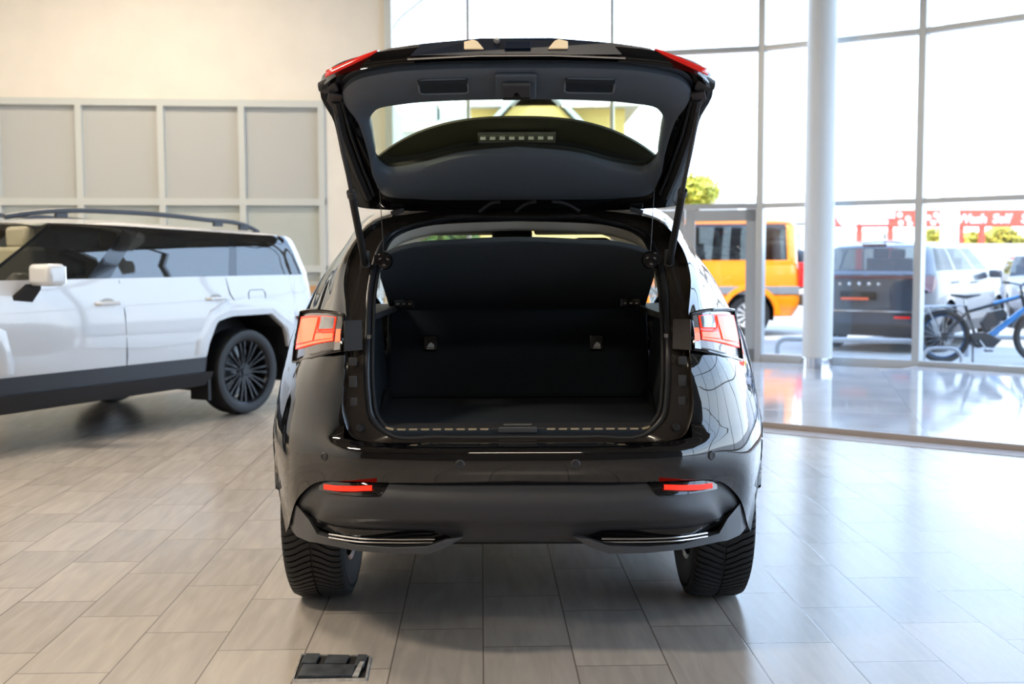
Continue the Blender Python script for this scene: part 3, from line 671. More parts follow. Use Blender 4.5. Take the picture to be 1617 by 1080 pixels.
build('rear_view_mirror', MB().box((-.025,5.78,1.412),(.21,.03,.062)), M['gloss_black'], BL, bevel=.012)
build('dashboard', MB().box((0,6.35,.86),(1.36,.5,.26)), M['cabin_beige'], BL, bevel=.05)
build('cabin_floor', MB().box((0,5.5,.42),(1.5,2.3,.04)), M['cabin_beige'], BL, 0)

# ---------------- tailgate
def TG(x, t, d=0): return Vector((x, 4.10 - .91*t + .391*d, 1.47 + .387*t + .92*d))
gate = bpy.data.objects.new('tailgate', None); COL.objects.link(gate); gate.parent = BL; OFF[gate.name] = OFF[BL.name]
win = [(0,.775),(.2,.768),(.35,.748),(.425,.722),(.455,.675),(.463,.58),(.470,.45),(.473,.36),(.442,.298),(.35,.318),(.2,.395),(0,.435)]
trm = [(0,.965),(.22,.96),(.38,.94),(.48,.895),(.522,.83),(.499,.68),(.492,.46),(.494,.27),(.468,.14),(.36,.11),(.18,.10),(0,.10)]
edg = [(0,1.0),(.25,.99),(.42,.965),(.53,.915),(.576,.862),(.574,.65),(.585,.42),(.592,.2),(.590,.045),(.46,.010),(.2,.0),(0,0)]
def ring(pts, d, k=6):
    P = spl([(x, t, (d(x, t) if callable(d) else d)) for x, t in pts], k)
    return [TG(*p) for p in P] + [TG(-p.x, p.y, p.z) for p in P[-2:0:-1]]
def mix2(a, b, t): return [(p[0]+(q[0]-p[0])*t, p[1]+(q[1]-p[1])*t) for p, q in zip(a, b)]
# inner trim
inn = [ring(win,.030), ring(win,.010), ring(mix2(win,trm,.06),.0), ring(mix2(win,trm,.5),-.012), ring(mix2(win,trm,.92),-.012), ring(trm,-.004), ring(trm,.02)]
trimo = build('inner_trim', MB().grid(inn, cv=True), M['trim_in'], gate, smooth=50)
def bulge(x, t):
    base = .03 + .035*max(0, 1-(abs(x)/.6)**2.2)
    return base + .016*max(0, (t-.5)/.5)*max(0, 1-(abs(x)/.6)**2)
outr = [ring(trm,.012), ring(mix2(trm,edg,.35),.006), ring(mix2(trm,edg,.75),.002), ring(edg,.0), ring(edg,lambda x,t:.010), ring([(x, t*(1.014 if t > .5 else 1)) for x, t in edg],lambda x,t: .028+.018*max(0,1-(abs(x)/.6)**2)), ring(mix2(trm,edg,.86),lambda x,t: bulge(x,t)*.93), ring(mix2(trm,edg,.55),lambda x,t: bulge(x,t)*1.0), ring(mix2(win,trm,.7),lambda x,t: bulge(x,t)*1.08), ring(mix2(win,trm,.3),lambda x,t: .05)]
build('glass_surround', MB().grid([ring(mix2(win,trm,.32),.052), ring(mix2([(0,.6)]*12,win,1.01),.047), ring(win,.028)], cv=True), M['rubber'], gate)
build('tailgate_shell', MB().grid(outr, cv=True), M['black_paint'], gate, smooth=50)
# glass
gg = [ring(mix2([(0,.6)]*12, win, s_), .036) for s_ in (1.02,.75,.5,.25,.02)]
build('tailgate_window', MB().grid(gg, cv=True), M['hatch_glass'], gate, 60, recalc=False)
# spoiler beyond the glass, with the high brake lamp
te = lambda x: .54 - .26*(abs(x)/.48)**2.6
sp = []
for d0, f in ((.062,0),(.068,.5),(.072,.85),(.078,1.0),(.086,1.0),(.105,.7),(.10,.3),(.07,0)):
    sp.append([TG(x, .04 + (max(te(x), .12)-.04)*f, d0) for x in [(-.55 + 1.1*k/40) for k in range(41)]])
M['spoiler_in'] = mat('spoiler_underside', (.05,.048,.035), .5)
spo = build('roof_spoiler', MB().grid(sp), M['spoiler_in'], gate)
bl = MB().prism([TG(-.13,.475,.064), TG(.13,.475,.064), TG(.13,.415,.060), TG(-.13,.415,.060)], (0,-.006,-.006)); brk = build('brake_lamp', bl, M['clear_lens'], spo, 0, bevel=.002)
for k in range(8):
    c = TG(-.112+k*.032, .455, .052); build('lamp_cell', MB().box(c, (.018,.004,.012)), M['white_print'], spo, 0)
# pull handles and latch
M['recess_shade'] = mat('handle_recess_shade', (.014,.022,.032), .5); M['handle_rim'] = mat('handle_rim', (.12,.145,.18), .4)
for sg in (-1, 1):
    a, b = sg*.142, sg*.288
    rimp = [TG(a,.925,-.014), TG(b,.918,-.014), TG(b,.842,-.014), TG(a,.848,-.014)]
    ph = build('pull_handle', MB().add([TG(a,.925,-.0135),TG(b,.918,-.0135),TG(b,.842,-.0135),TG(a,.848,-.0135)],[(0,1,2,3)]), M['recess_shade'], gate, 0)  # flat panel on uncut trim; shade of a recess put into its colour
    build('handle_rim', MB().tube(spl(rimp, 5, True) if False else [rimp[0].lerp(rimp[1],.06), rimp[0].lerp(rimp[1],.94), rimp[1].lerp(rimp[2],.12), rimp[1].lerp(rimp[2],.88), rimp[2].lerp(rimp[3],.06), rimp[2].lerp(rimp[3],.94), rimp[3].lerp(rimp[0],.12), rimp[3].lerp(rimp[0],.88)], .0035, 6, closed=True), M['handle_rim'], ph)
    build('handle_lip', MB().prism([TG(a,.905,-.014),TG(b,.898,-.014),TG(b,.918,-.016),TG(a,.925,-.016)], (0,-.004,-.004)), M['carpet'], ph, 0)
lc = MB().prism([TG(-.062,.955,-.014),TG(.058,.955,-.014),TG(.058,.825,-.014),TG(-.062,.825,-.014)], (0,-.006,-.010)); ltc = build('latch_cover', lc, M['trim_in'], gate, 0, bevel=.004)
lt = MB(); lt.prism([TG(-.040,.93,-.03),TG(.040,.93,-.03),TG(.040,.865,-.03),TG(.014,.865,-.03),TG(.0,.895,-.03),TG(-.012,.865,-.03),TG(-.040,.865,-.03)], (0,-.004,-.010)); build('latch', lt, M['plastic_grey'], ltc, 0, bevel=.002)
build('latch_slot', MB().prism([TG(-.040,.866,-.026),TG(.040,.866,-.026),TG(.040,.84,-.026),TG(-.040,.84,-.026)], (0,-.003,-.008)), M['rubber'], ltc, 0)
# number plate recess with its lamps and camera
pr_ = MB().prism([TG(-.30,1.004,.012),TG(-.27,1.010,.046),TG(-.1,1.018,.058),TG(.1,1.018,.058),TG(.27,1.010,.046),TG(.30,1.004,.012)], (0,-.010,-.0)); M['recess'] = mat('plate_recess', (.012,.02,.04), .25, coat=.4)
rcs = build('plate_recess', pr_.xf(Matrix.Translation((0,-.002,0))), M['recess'], gate, 0)
build('recess_edge', MB().tube([TG(-.31,.985,.010)+Vector((0,-.02,0)), TG(-.1,1.0,.012)+Vector((0,-.015,0)), TG(.1,1.0,.012)+Vector((0,-.015,0)), TG(.31,.985,.010)+Vector((0,-.02,0))], .004, 8), M['chrome'], rcs)
for x in (-.122, .120):
    s_ = 1 if x > 0 else -1
    c = TG(x, 1.02, .036) + Vector((0,-.014,0))
    build('plate_lamp', MB().prism([c+Vector((-s_*.030,0,-.012)), c+Vector((s_*.026,0,-.012)), c+Vector((s_*.026,0,.008)), c+Vector((0,0,.014)), c+Vector((-s_*.012,0,.009))], (0,.012,0)), M['lamp_cream'], rcs, 0, bevel=.002)
c = TG(-.055,1.02,.046)+Vector((0,-.014,0)); build('reversing_camera', MB().lathe([(.001,-.012),(.008,-.011),(.010,0),(.010,.012)], 16, c, 'y'), M['steel'], rcs)
c = TG(.0,1.02,.034)+Vector((0,-.012,0)); build('release_switch', MB().box(c+Vector((.004,0,0)), (.075,.008,.020)), M['recess'], rcs, 0, bevel=.002)
# red lens ends that wrap onto the tailgate
tE = lambda x: 1.0 - .135*(min(abs(x),.587)/.587)**2.4
for sg in (-1, 1):
    top_, bot_ = [], []
    for k in range(9):
        x = .400 + .155*k/8; f = k/8
        top_.append(TG(sg*x, tE(x)-.012, .060-.026*f)+Vector((0,-.055,.004))); bot_.append(TG(sg*x, tE(x)-.012*(1-f), .058-.052*f**.75)+Vector((0,-.055,.004)))
    bk = [p + Vector((0,.10,.016)) for p in top_]
    build('gate_lamp', MB().grid([bot_, top_, bk]), M['red_lens'], gate, 60, solid=.004)
    # ends of the shell: hooked corner, hinge arm, gas strut, side channel
    build('gate_corner', MB().prism([TG(sg*.54,.90,.006),TG(sg*.592,.855,.006),TG(sg*.592,.835,.0),TG(sg*.572,.83,-.006),TG(sg*.53,.84,-.004)], (0,0,.012)), M['plastic'], gate, 0, bevel=.003)
    build('corner_bracket', MB().prism([TG(sg*.520,.83,-.004),TG(sg*.560,.845,-.004),TG(sg*.572,.80,-.004),TG(sg*.555,.72,-.004),TG(sg*.545,.74,-.004)], (0,-.004,-.008)), M['plastic'], gate, 0, bevel=.002)
    build('gate_side_channel', MB().tube([TG(sg*.545,.80,-.006),TG(sg*.553,.6,-.010),TG(sg*.545,.35,-.012),TG(sg*.532,.14,-.01)], .016, 8), M['rubber'], gate)
    build('gate_seal', MB().tube([TG(sg*.527,.80,-.012),TG(sg*.528,.6,-.014),TG(sg*.520,.35,-.014),TG(sg*.508,.16,-.012)], .005, 6), M['seal'], gate)
    top_s = TG(sg*.555,.74,-.015); bot_s = Vector((sg*.532,3.87,1.272)); mid = top_s.lerp(bot_s,.50)
    gs = build('gas_strut', MB().tube([mid, bot_s], .0125, 14), M['rubber'], BL)
    build('strut_rod', MB().tube([top_s, mid], .0065, 12), M['plastic'], gs)
    build('strut_collar', MB().tube([mid.lerp(bot_s,-.03), mid.lerp(bot_s,.04)], .0155, 14), M['plastic'], gs)
    build('strut_joint', MB().tube([bot_s+Vector((0,0,.05)), bot_s+Vector((0,.01,-.04))], [.016,.022], 12), M['plastic'], gs)
    build('hinge', MB().box((sg*.44,4.085,1.468),(.05,.03,.016), Matrix.Rotation(sg*.25,3,'Y')), M['plastic_grey'], gate, 0, bevel=.004)
for x0, x1 in ((-.135,-.06),(-.005,.07),(.225,.125)):
    A0, B0 = Vector((x0,3.99,1.462)), Vector((x1,3.97,1.496))
    pth = [A0.lerp(B0, k/24) + Vector((0,0,.010*math.sin(k/24*PI))) for k in range(25)]
    build('cable_conduit', MB().tube(pth, [.0075 if k % 2 else .0062 for k in range(25)], 10), M['seal'], gate)
# ================================================================ OTHER CARS (local space: x forward, y left, z up, origin under the rear axle)
def car(root, p):
    """hull of a road car; p holds its measures. returns parts"""
    g = lambda k, d=None: p.get(k, d)
    xr, xf, w, z0, zc, zb, zr = p['xr'], p['xf'], p['w'], p['z0'], p['zc'], p['zb'], p['zr']
    xw, xt, zh, wb = p['xw'], p['xt'], p['zh'], p['wb']
    rr = g('rround', .22); fr = g('fround', .35); lean = g('lean', .18); tum = g('tum', .17)
    KV, KR = p.get('kv', 6), 3
    side = [xr+rr+.25, xr+rr+.62] + [xr+rr+.62 + (xw-.25-(xr+rr+.62))*k/4 for k in (1,2,3,4)] + [xw]
    def lower(z, k, dr=0, df=0, zf=None):
        """one outline of the lower body; k widens it"""
        W = w*k; zf = z if zf is None else zf
        row = [(xr+dr,0,z),(xr+dr+.01,W*.55,z),(xr+dr+rr*.35,W*.84,z),(xr+dr+rr,W*.97,z)]
        row += [(x, W, z) for x in side]
        row += [(xf-fr-.25, W*.99, zf), (xf-fr*.75+df, W*.92, zf), (xf-fr*.2+df, W*.72, zf), (xf+df, W*.38, zf), (xf+df+.02, 0, zf)]
        return row
    rows = [lower(z0,.955,.10,-.10), lower(z0+.12,.985,.02,-.02), lower(zc,1.0,0,0), lower((zc+zb)/2,1.012,0,-.02,min((zc+zh)/2+.02, zh-.1)), lower(zb-.16,1.0,.01,-.06,zh-.10), lower(zb,.972,.03,-.16,zh)]
    H = surf(rows, KV, KR)
    body, clad = MB(), MB(); nc = len(H[0])
    cz = 2*KR
    body.grid(H, lambda i, j: i >= cz); clad.grid(H, lambda i, j: i < cz)
    R_ = p['R']; poly = g('arch', None)
    def rad(a):
        if not poly: return R_*1.17
        best = 9
        for (x1,z1),(x2,z2) in zip(poly, poly[1:]+poly[:1]):
            dx, dz = math.cos(a), math.sin(a); ex, ez = x2-x1, z2-z1; den = dx*ez - dz*ex
            if abs(den) < 1e-9: continue
            t = (x1*ez - z1*ex)/den; s = (x1*dz - z1*dx)/den
            if t > 0 and -1e-6 <= s <= 1+1e-6: best = min(best, t)
        return best if best < 9 else R_*1.17
    for ax in (0, wb):
        for b in (body, clad): arch_cut(b, 0, (ax, R_), rad, lambda q: q.y > w*.7)
    # greenhouse: rear centre -> rear corner -> side -> A pillar
    zg = [zb, zb+(zr-zb)*.30, zb+(zr-zb)*.62, zb+(zr-zb)*.86]
    n = 4 + len(side)
    gr = []
    for i, z in enumerate(zg):
        f = (z-zb)/(zr-zb); W = w*.972 - tum*f*1.0 - (.03 if i == 3 else 0); dr = .03 + lean*f
        xa = xw + (xt-xw)*min(1, f*1.12)
        row = [(xr+dr,0,z),(xr+dr+.01,W*.55,z),(xr+dr+rr*.35,W*.86,z),(xr+dr+rr,W*.975,z)]
        x0 = xr+dr+rr
        for x in side:
            t = (x-(xr+.03+rr))/(xw-(xr+.03+rr)); row.append((x0+(xa-x0)*t, W, z))
        rd = g('rdrop', 0); gr.append([(q[0], q[1], q[2] - rd*f*max(0, 1-(q[0]-xr)/2.4)) for q in row])
    f = 1; We = w*.972-tum-.13
    re_ = [(xr+lean+.10,0,zr-.045),(xr+lean+.11,We*.55,zr-.05),(xr+lean+.15,We*.82,zr-.05),(xr+lean+.25,We*.95,zr-.04)]
    for x in side:
        t = (x-(xr+.03+rr))/(xw-(xr+.03+rr)); x0 = xr+lean+.25; re_.append((x0+(xt-x0)*t, We, zr-.03-(.05*max(0,(t-.8)/.2))))
    rd = g('rdrop', 0); re_ = [(q[0], q[1], q[2] - rd*max(0, 1-(q[0]-xr)/2.4)) for q in re_]; gr.append(re_)
    gr.append([(q[0] + (.10 if k < 3 else 0), q[1]*.5, q[2]+.028) for k, q in enumerate(re_)])
    gr.append([(q[0] + (.16 if k < 3 else 0), 0, q[2]+.04) for k, q in enumerate(re_)])
    GG = surf(gr, KV, KR)
    lo, hi = g('wz', (.45, 2.85)); wx = g('wx', (3.25, n-1-.25)); gaps = g('gaps', []); rwin = g('rwin', 1.9)
    def zone(i, j):
        u, v = (i+.5)/KR, (j+.5)/KV
        if g('rear_glass', True) and .3 < u < 2.8 and v < rwin: return 'rear'
        if lo < u < hi and wx[0] < v < wx[1]:
            for a, b in gaps:
                if a < v < b: return 'pillar'
            return 'glass'
        if lo < u < hi and wx[1] <= v: return 'apillar' if g('black_a') else 'paint'
        return 'paint'
    body.grid(GG, lambda i, j: zone(i, j) == 'paint')
    # bonnet
    hood = []
    a = H[-1]; k0 = (4+len(side)-1)*KV
    for t in (0,.3,.6,1): hood.append([Vector((q.x + (.12*t if q.x < xw+.1 else 0), q.y*(1-t), q.z + .05*math.sin(t*PI/2))) for q in a[k0:]])
    body.grid(hood); body.mirror(1); clad.mirror(1)
    sh = build(g('shell_name','body_shell'), body, p['paint'], root, smooth=45)
    build('cladding', clad, p.get('clad', M['clad']), root, smooth=45)
    def both(name, sel, m, par=root):
        q = MB().grid(GG, sel); q2 = MB(); q2.v = [Vector((v.x,-v.y,v.z)) for v in q.v]; q2.f = list(q.f)
        if q.f: build(name, q, m, par, 60); build(name, q2, m, par, 60)
    edges = [wx[0]] + [e for ab in gaps for e in ab] + [wx[1]]
    for a_, b_ in zip(edges[::2], edges[1::2]):
        both('side_window', lambda i, j, a_=a_, b_=b_: zone(i, j) == 'glass' and a_ <= (j+.5)/KV <= b_, p.get('glass', M['car_glass']))
    for a_, b_ in gaps: both('door_pillar', lambda i, j, a_=a_, b_=b_: zone(i, j) == 'pillar' and a_ <= (j+.5)/KV <= b_, M['gloss_black'])
    if g('black_a'): both('windscreen_pillar', lambda i, j: zone(i, j) == 'apillar', M['gloss_black'])
    if g('rear_glass', True): build('rear_window', MB().grid(GG, lambda i, j: zone(i, j) == 'rear').mirror(1), p.get('glass', M['car_glass']), root, 60)
    last = [r[-1] for r in GG][:4*KR+1]
    wsr = [[q, Vector((q.x+.10, q.y*.5, q.z+.01)), Vector((q.x+.13, 0, q.z+.02))] for q in last]
    build('windscreen', MB().grid([spl(r, 4) for r in wsr]).mirror(1), p.get('ws', M['car_glass_clear']), root, 60)
    # wheel wells and floor
    ar = MB()
    for ax in (0, wb):
        P = []
        for k in range(25):
            a = -.25 + (PI+.5)*k/24; r = rad(a)+.004; P.append([(ax+r*math.cos(a), y, R_+r*math.sin(a)) for y in (w*.5, w*.965)])
        ar.grid(P); ar.add([q[0] for q in P], [tuple(range(25))])
    ar.mirror(1); ar.box((wb/2, 0, z0+.06), (wb-2.4*R_, w*1.8, .10)); ar.box((-.55, 0, z0+.14), (.5, w*1.5, .06)); ar.box((wb+.5,0,z0+.14),(.4,w*1.3,.06))
    build('underbody', ar, M['rubber'], root, 30)
    cb = MB(); cb.box((wb/2+.1, 0, zb-.12), (wb*.95, w*1.6, .03)); build('cabin_floor', cb, p.get('cabin', M['dark_cabin']), root, 0)
    for x in (wb*.33, wb*.62):
        for y in (-.38, .38):
            build('seat_back', MB().box((x, y, zb+.02), (.14,.46,.42)).box((x-.02, y, zb+.30), (.09,.24,.16)), p.get('cabin', M['dark_cabin']), root, bevel=.03)
    for sg in (-1, 1):
        Mw = Matrix.Rotation(PI/2*sg, 4, 'Z')
        for ax in (0, wb): make_wheel(root, (ax, sg*(w-.125), R_), R_, .235, R_*g('rimk',.70), Mw, g('spokes', 5), p.get('rim', M['alloy']), tread=False, twin=g('twin', True))
    return H, GG, rad
def frustum(mb, x, y0, y1, z0, z1, d):
    return mb
# ---------------------------------------------------------------- white SUV at the left
TH = R(240)
fdir = Vector((math.cos(TH), math.sin(TH), 0)); ndir = Vector((-math.sin(TH), math.cos(TH), 0))
Wo_ = Vector((-2.26, 9.22, 0)) - ndir*.93
WS = empty('suv', Wo_, 'white boxy SUV with black wheels parked at the left', 'car', rz=TH, world=False)
archp = [(x, z-.36) for x, z in [(.47,.20),(.47,.585),(.36,.80),(.20,.835),(-.27,.835),(-.46,.70),(-.50,.50),(-.50,.20)]]
Hs, Gs, radw = car(WS, dict(kv=12, xr=-1.03, xf=3.86, w=.93, z0=.30, zc=.52, zb=1.165, zr=1.625, xw=2.42, xt=1.75, zh=1.10, wb=2.815, R=.36, rimk=.75, rround=.20, lean=.11, tum=.13, rdrop=.075,
    arch=archp, paint=M['white_paint'], clad=M['clad'], wz=(.02, 3.0), wx=(3.3, 9.84), gaps=[(5.5,5.67),(7.67,8.0)], black_a=True, spokes=11, twin=True, rim=M['dark_alloy'], glass=M['car_glass'], ws=M['car_glass_clear'], fround=.3, cabin=M['cabin_beige']))
def on_side(x, z, off=0):
    """a point on the left flank of the hull"""
    best = min((q for r in Hs for q in r if q.y > .6), key=lambda q: (q.x-x)**2*.2 + (q.z-z)**2)
    return Vector((x, best.y+off, z))
def strip(pts, r=.004, m=None, name='door_seam', par=WS, sy=1):
    return build(name, MB().tube([on_side(x, z, 0) for x, z in pts], r, 6), m or M['rubber'], par)
strip([(1.30,1.15),(1.28,.9),(1.27,.6),(1.27,.36)])
strip([(.22,1.15),(.20,1.02),(.13,.93)])
strip([(2.36,1.10),(2.42,.9),(2.42,.6),(2.40,.36)])
# raised wheel arch shoulders
for ax in (0, 2.815):
    outer = [(.62,.54),(.60,.66),(.44,.90),(.26,.985),(-.33,.985),(-.56,.84),(-.62,.62),(-.62,.54)]
    inner = [(.475,.54),(.475,.59),(.362,.80),(.20,.838),(-.272,.838),(-.462,.70),(-.495,.6),(-.50,.54)]
    rows = []
    for (ox, oz), (ix, iz) in zip(outer, inner):
        if ax > 1: ox, ix = ox, ix
        a, b = on_side(ax+ox, oz, -.004), on_side(ax+ix, iz, .008); a1 = a.lerp(b, .28) + Vector((0,.014,0)); rows.append([a, a1, a.lerp(b,.7)+Vector((0,.012,0)), b, b + Vector((0,-.06,0))])
    for sg in (1, -1):
        mb = MB().grid(rows)
        if sg < 0: mb.v = [Vector((q.x,-q.y,q.z)) for q in mb.v]
        build('wheel_arch_flare', mb, M['white_paint'], WS, smooth=30)
sk = MB(); 
sk.prism([on_side(.50,.515,.006)+Vector((0,0,0)), on_side(.50,.40,.012), on_side(2.32,.40,.012), on_side(2.32,.515,.006)], (0,-.03,0)); build('side_skirt', sk, M['clad'], WS, 0)
sk = MB().prism([(.42,.945,.40),(.42,.90,.29),(2.4,.90,.27),(2.4,.945,.40)], (0,-.05,0)); build('sill', sk, M['clad_low'], WS, 0)
build('mud_flap', MB().box((.44,.82,.25),(.03,.2,.17)), M['rubber'], WS, 0)
# tail, lamps, handles, flap, rails, mirror
tl = MB().prism([(-.66,.947,.80),(-.93,.86,.80),(-.965,.74,.80),(-.965,.74,.715),(-.93,.86,.715),(-.72,.952,.715)], (.0,.012,0)); 
tl2 = MB().grid([[on_side(-.58,.80,.006), (-.80,.905,.80),(-.93,.83,.80),(-.985,.60,.80),(-.99,0,.80)],[on_side(-.66,.70,.006), (-.82,.905,.70),(-.945,.83,.70),(-.992,.60,.70),(-.995,0,.70)]]); tl2.mirror(1)
build('tail_lamp_band', tl2, M['dark_red'], WS, 40, solid=.012, soff=1)
for x in (1.43, .36):
    r_ = []; 
    h = MB(); c = on_side(x, .985, 0)
    h.tube([c+Vector((-.10,.0,0)), c+Vector((-.085,.03,.0)), c+Vector((.085,.03,.0)), c+Vector((.10,.0,0))], .014, 8)
    build('door_handle', h, M['white_paint'], WS)
    b_ = MB().lathe([(.001,.0),(.045,.0),(.055,.003)], 20, (0,0,0), 'y'); b_.xf(Matrix.Translation(c+Vector((0,.001,-.005))) @ Matrix.Diagonal((1.3,1,.75,1))); build('handle_cup', b_, M['alu'], WS)
fp_ = [(-.04,1.045),(-.19,1.045),(-.215,1.02),(-.215,.925),(-.19,.90),(-.04,.90),(-.015,.925),(-.015,1.02)]
build('fuel_flap', MB().tube([on_side(x, z, .001) for x, z in fp_], .003, 6, closed=True), M['clad'], WS)
for sg in (1, -1):
    rp_ = spl([(-.50,sg*.60,1.545),(-.42,sg*.60,1.575),(.2,sg*.62,1.635),(1.0,sg*.625,1.665),(1.7,sg*.62,1.645),(2.0,sg*.60,1.60)], 8)
    rail = build('roof_rail', MB().tube(rp_, .016, 8, sy=1.2), M['clad'], WS)
    for x, h in ((-.30,.0),(.0,.02),(1.55,.04)): build('rail_foot', MB().box((x, sg*.61, 1.625 if x > 1 else (1.575 if x < -.1 else 1.60)),(.10,.03,.04)), M['clad'], rail, 0, bevel=.006)
    mm = MB(); mm.box((2.03, sg*1.07, 1.20), (.15,.22,.15)); mo = build('door_mirror', mm, M['white_paint'], WS, bevel=.035, bseg=4)
    build('mirror_arm', MB().prism([(2.02,sg*.99,1.14),(2.13,sg*.98,1.14),(2.20,sg*.915,1.05),(2.05,sg*.915,1.03)], (0,0,-.035)), M['rubber'], mo, 0)
    build('mirror_glass', MB().box((1.952, sg*1.07, 1.20), (.006,.18,.11)), M['chrome'], mo, 0)
build('front_lamp', MB().box((3.82,0,.90),(.06,1.5,.10)), M['clear_lens'], WS, 0)
bt = MB().prism([(-.64,.915,1.166),(2.44,.915,1.166),(2.44,.915,1.152),(-.64,.915,1.152)], (0,.006,0)); 
# ================================================================ OUTSIDE
GZ = -.06
M['asphalt'] = mat('pale_paving', (.34,.325,.30), .85, noise=(1.5,.1))
M['kerbstone'] = mat('kerbstone', (.5,.49,.47), .8)
gr = MB().prism([(x, y, GZ-.1) for x, y in [(-60,14.5),(-1.7,14.48),(-.62,14.50),(1.25,14.42),(3.12,14.0),(4.82,12.95),(6.5,11.45),(7.9,9.5),(9.0,7.3),(9.62,4.8),(9.7,-9),(80,-9),(80,110),(-60,110)]], (0,0,.1))
struct(build('ground', gr, M['asphalt'], smooth=0))
def ground_at(px, Y): q = at(px, 410, Y); return q.x
# ---- orange van
M['orange'] = mat('orange_paint', (.95,.25,.004), .3, coat=1)
M['lgrey'] = mat('light_grey_trim', (.19,.20,.21), .5)
M['grey_paint'] = mat('grey_paint', (.045,.055,.075), .25, .2, coat=.6)
M['silver_paint'] = mat('silver_paint', (.16,.17,.20), .35, .2, coat=.4)
M['lav_paint'] = mat('pale_grey_paint', (.20,.205,.25), .35, .2, coat=.4)
M['out_glass'] = thin_glass('parked_car_glass', (.30,.33,.34), .7)
M['steelrim'] = mat('steel_wheel', (.62,.62,.62), .4)
D = 19.2; sc_ = 1740/D
vx = ground_at(1271, D)
VN = empty('van', (vx-.95, D+.9, GZ), 'bright orange boxy van outside, behind the glass door', 'van', rz=PI, world=False)
car(VN, dict(xr=-.93, xf=3.35, w=.90, z0=.34, zc=.50, zb=1.24, zr=2.06, xw=2.35, xt=2.15, zh=1.20, wb=2.4, R=.37, rimk=.62, rround=.10, fround=.2, lean=.05, tum=.04,
    paint=M['orange'], clad=M['orange'], wz=(.3,2.9), wx=(3.6,9.6), gaps=[(5.7,6.0),(7.75,8.1)], spokes=12, twin=False, rim=M['steelrim'], glass=M['out_glass'], ws=M['out_glass'], rwin=1.3))
for sg in (1, -1):
    build('side_moulding', MB().box((1.2, sg*.925, .80), (4.1,.03,.14)), M['lgrey'], VN, 0, bevel=.01)
    build('tail_lamp', MB().box((-.90, sg*.86, 1.07), (.10,.12,.42)), M['red_lens'], VN, 0, bevel=.01)
    for ax in (0, 2.4):
        P = []
        for k in range(17):
            a = PI*k/16; P.append([(ax+r*math.cos(a), sg*y, .37+r*math.sin(a)) for r, y in ((.54,.90),(.53,.965),(.45,.975),(.43,.93))])
        build('fender_flare', MB().grid(P), M['orange'], VN)
    build('gutter', MB().box((1.2, sg*.82, 1.985), (4.0,.03,.025)), M['orange'], VN, 0)
build('bumper', MB().box((-1.0, 0, .62), (.14,1.7,.20)), M['lgrey'], VN, bevel=.02)
build('spare_wheel', MB().lathe([(.001,-.12),(.33,-.12),(.36,-.05),(.36,.05),(.33,.10),(.001,.10)], 32, (-1.06,0,1.15), 'x'), M['tyre'], VN)

# ---- dark grey SUV seen from behind
a_ = R(33)
P0 = Vector((5.70, 15.1, GZ)); hd = Vector((math.sin(a_), math.cos(a_), 0)); rt = Vector((math.cos(a_), -math.sin(a_), 0))
def place_car(px, Y, ang, w, rear, label, cat='car', name='suv', group=None):
    """rear right corner at picture column px and depth Y, heading ang from +y towards +x"""
    c = Vector((ground_at(px, Y), Y, GZ)); h = Vector((math.sin(ang), math.cos(ang), 0)); r = Vector((math.cos(ang), -math.sin(ang), 0))
    return empty(name, c - r*w + h*rear, label, cat, group, rz=PI/2-ang, world=False)
GS = place_car(1470, 15.2, R(37), .92, .95, 'dark grey SUV parked outside, seen from behind right of the round column')
HG, _, _ = car(GS, dict(xr=-.95, xf=3.65, w=.92, z0=.24, zc=.42, zb=1.12, zr=1.60, xw=2.45, xt=1.55, zh=1.02, wb=2.7, R=.35, rimk=.66, rround=.30, lean=.42, tum=.20,
    paint=M['grey_paint'], clad=M['clad'], wz=(.3,2.75), wx=(3.4,9.4), gaps=[(5.6,5.8),(7.65,7.9)], spokes=5, rim=M['dark_alloy'], glass=M['out_glass'], ws=M['out_glass'], rwin=2.0))
build('number_plate', MB().box((-.975, .08, .82), (.02,.52,.12)), M['gloss_black'], GS, 0)
build('orange_strip', MB().box((-.985, .12, .775), (.02,.40,.035)), mat('orange_strip', (.85,.12,.04), .4), GS, 0)
for k in range(5): build('tailgate_letter', MB().box((-.975, .34-.14*k, .985), (.02,.045,.045), Matrix.Rotation(.4*k, 3, 'X')), M['chrome'], GS, 0, bevel=.006)
build('lamp_strip', MB().box((-.965, 0, 1.08), (.03,1.5,.03)), M['dark_red'], GS, 0)
for sg in (1,-1):
    build('tail_lamp', MB().prism([(-.90,sg*.62,1.10),(-.70,sg*.88,1.10),(-.62,sg*.91,1.02),(-.78,sg*.88,.86),(-.90,sg*.75,.95)], (-.03,sg*.03,0)), M['dark_red'], GS, 0)
    build('fog_lamp', MB().box((-.97, sg*.55, .52), (.03,.22,.03)), M['red_lens'], GS, 0)
    build('door_mirror', MB().box((2.15, sg*1.02, 1.10), (.14,.2,.13)), M['grey_paint'], GS, bevel=.03)
    build('door_handle', MB().box((1.3, sg*.955, .98), (.18,.03,.03)), M['grey_paint'], GS, 0, bevel=.008)
    build('door_handle', MB().box((.3, sg*.955, 1.0), (.18,.03,.03)), M['grey_paint'], GS, 0, bevel=.008)
build('bumper_trim', MB().box((-.96, 0, .60), (.06,1.5,.02)), M['chrome'], GS, 0)
build('antenna_fin', MB().prism([(.0,.01,1.63),(-.14,.01,1.63),(-.13,.01,1.71),(-.09,.01,1.71)], (0,-.02,0)), M['gloss_black'], GS, 0)
build('high_brake_lamp', MB().box((-.56, 0, 1.545), (.03,.35,.02)), M['dark_red'], GS, 0)
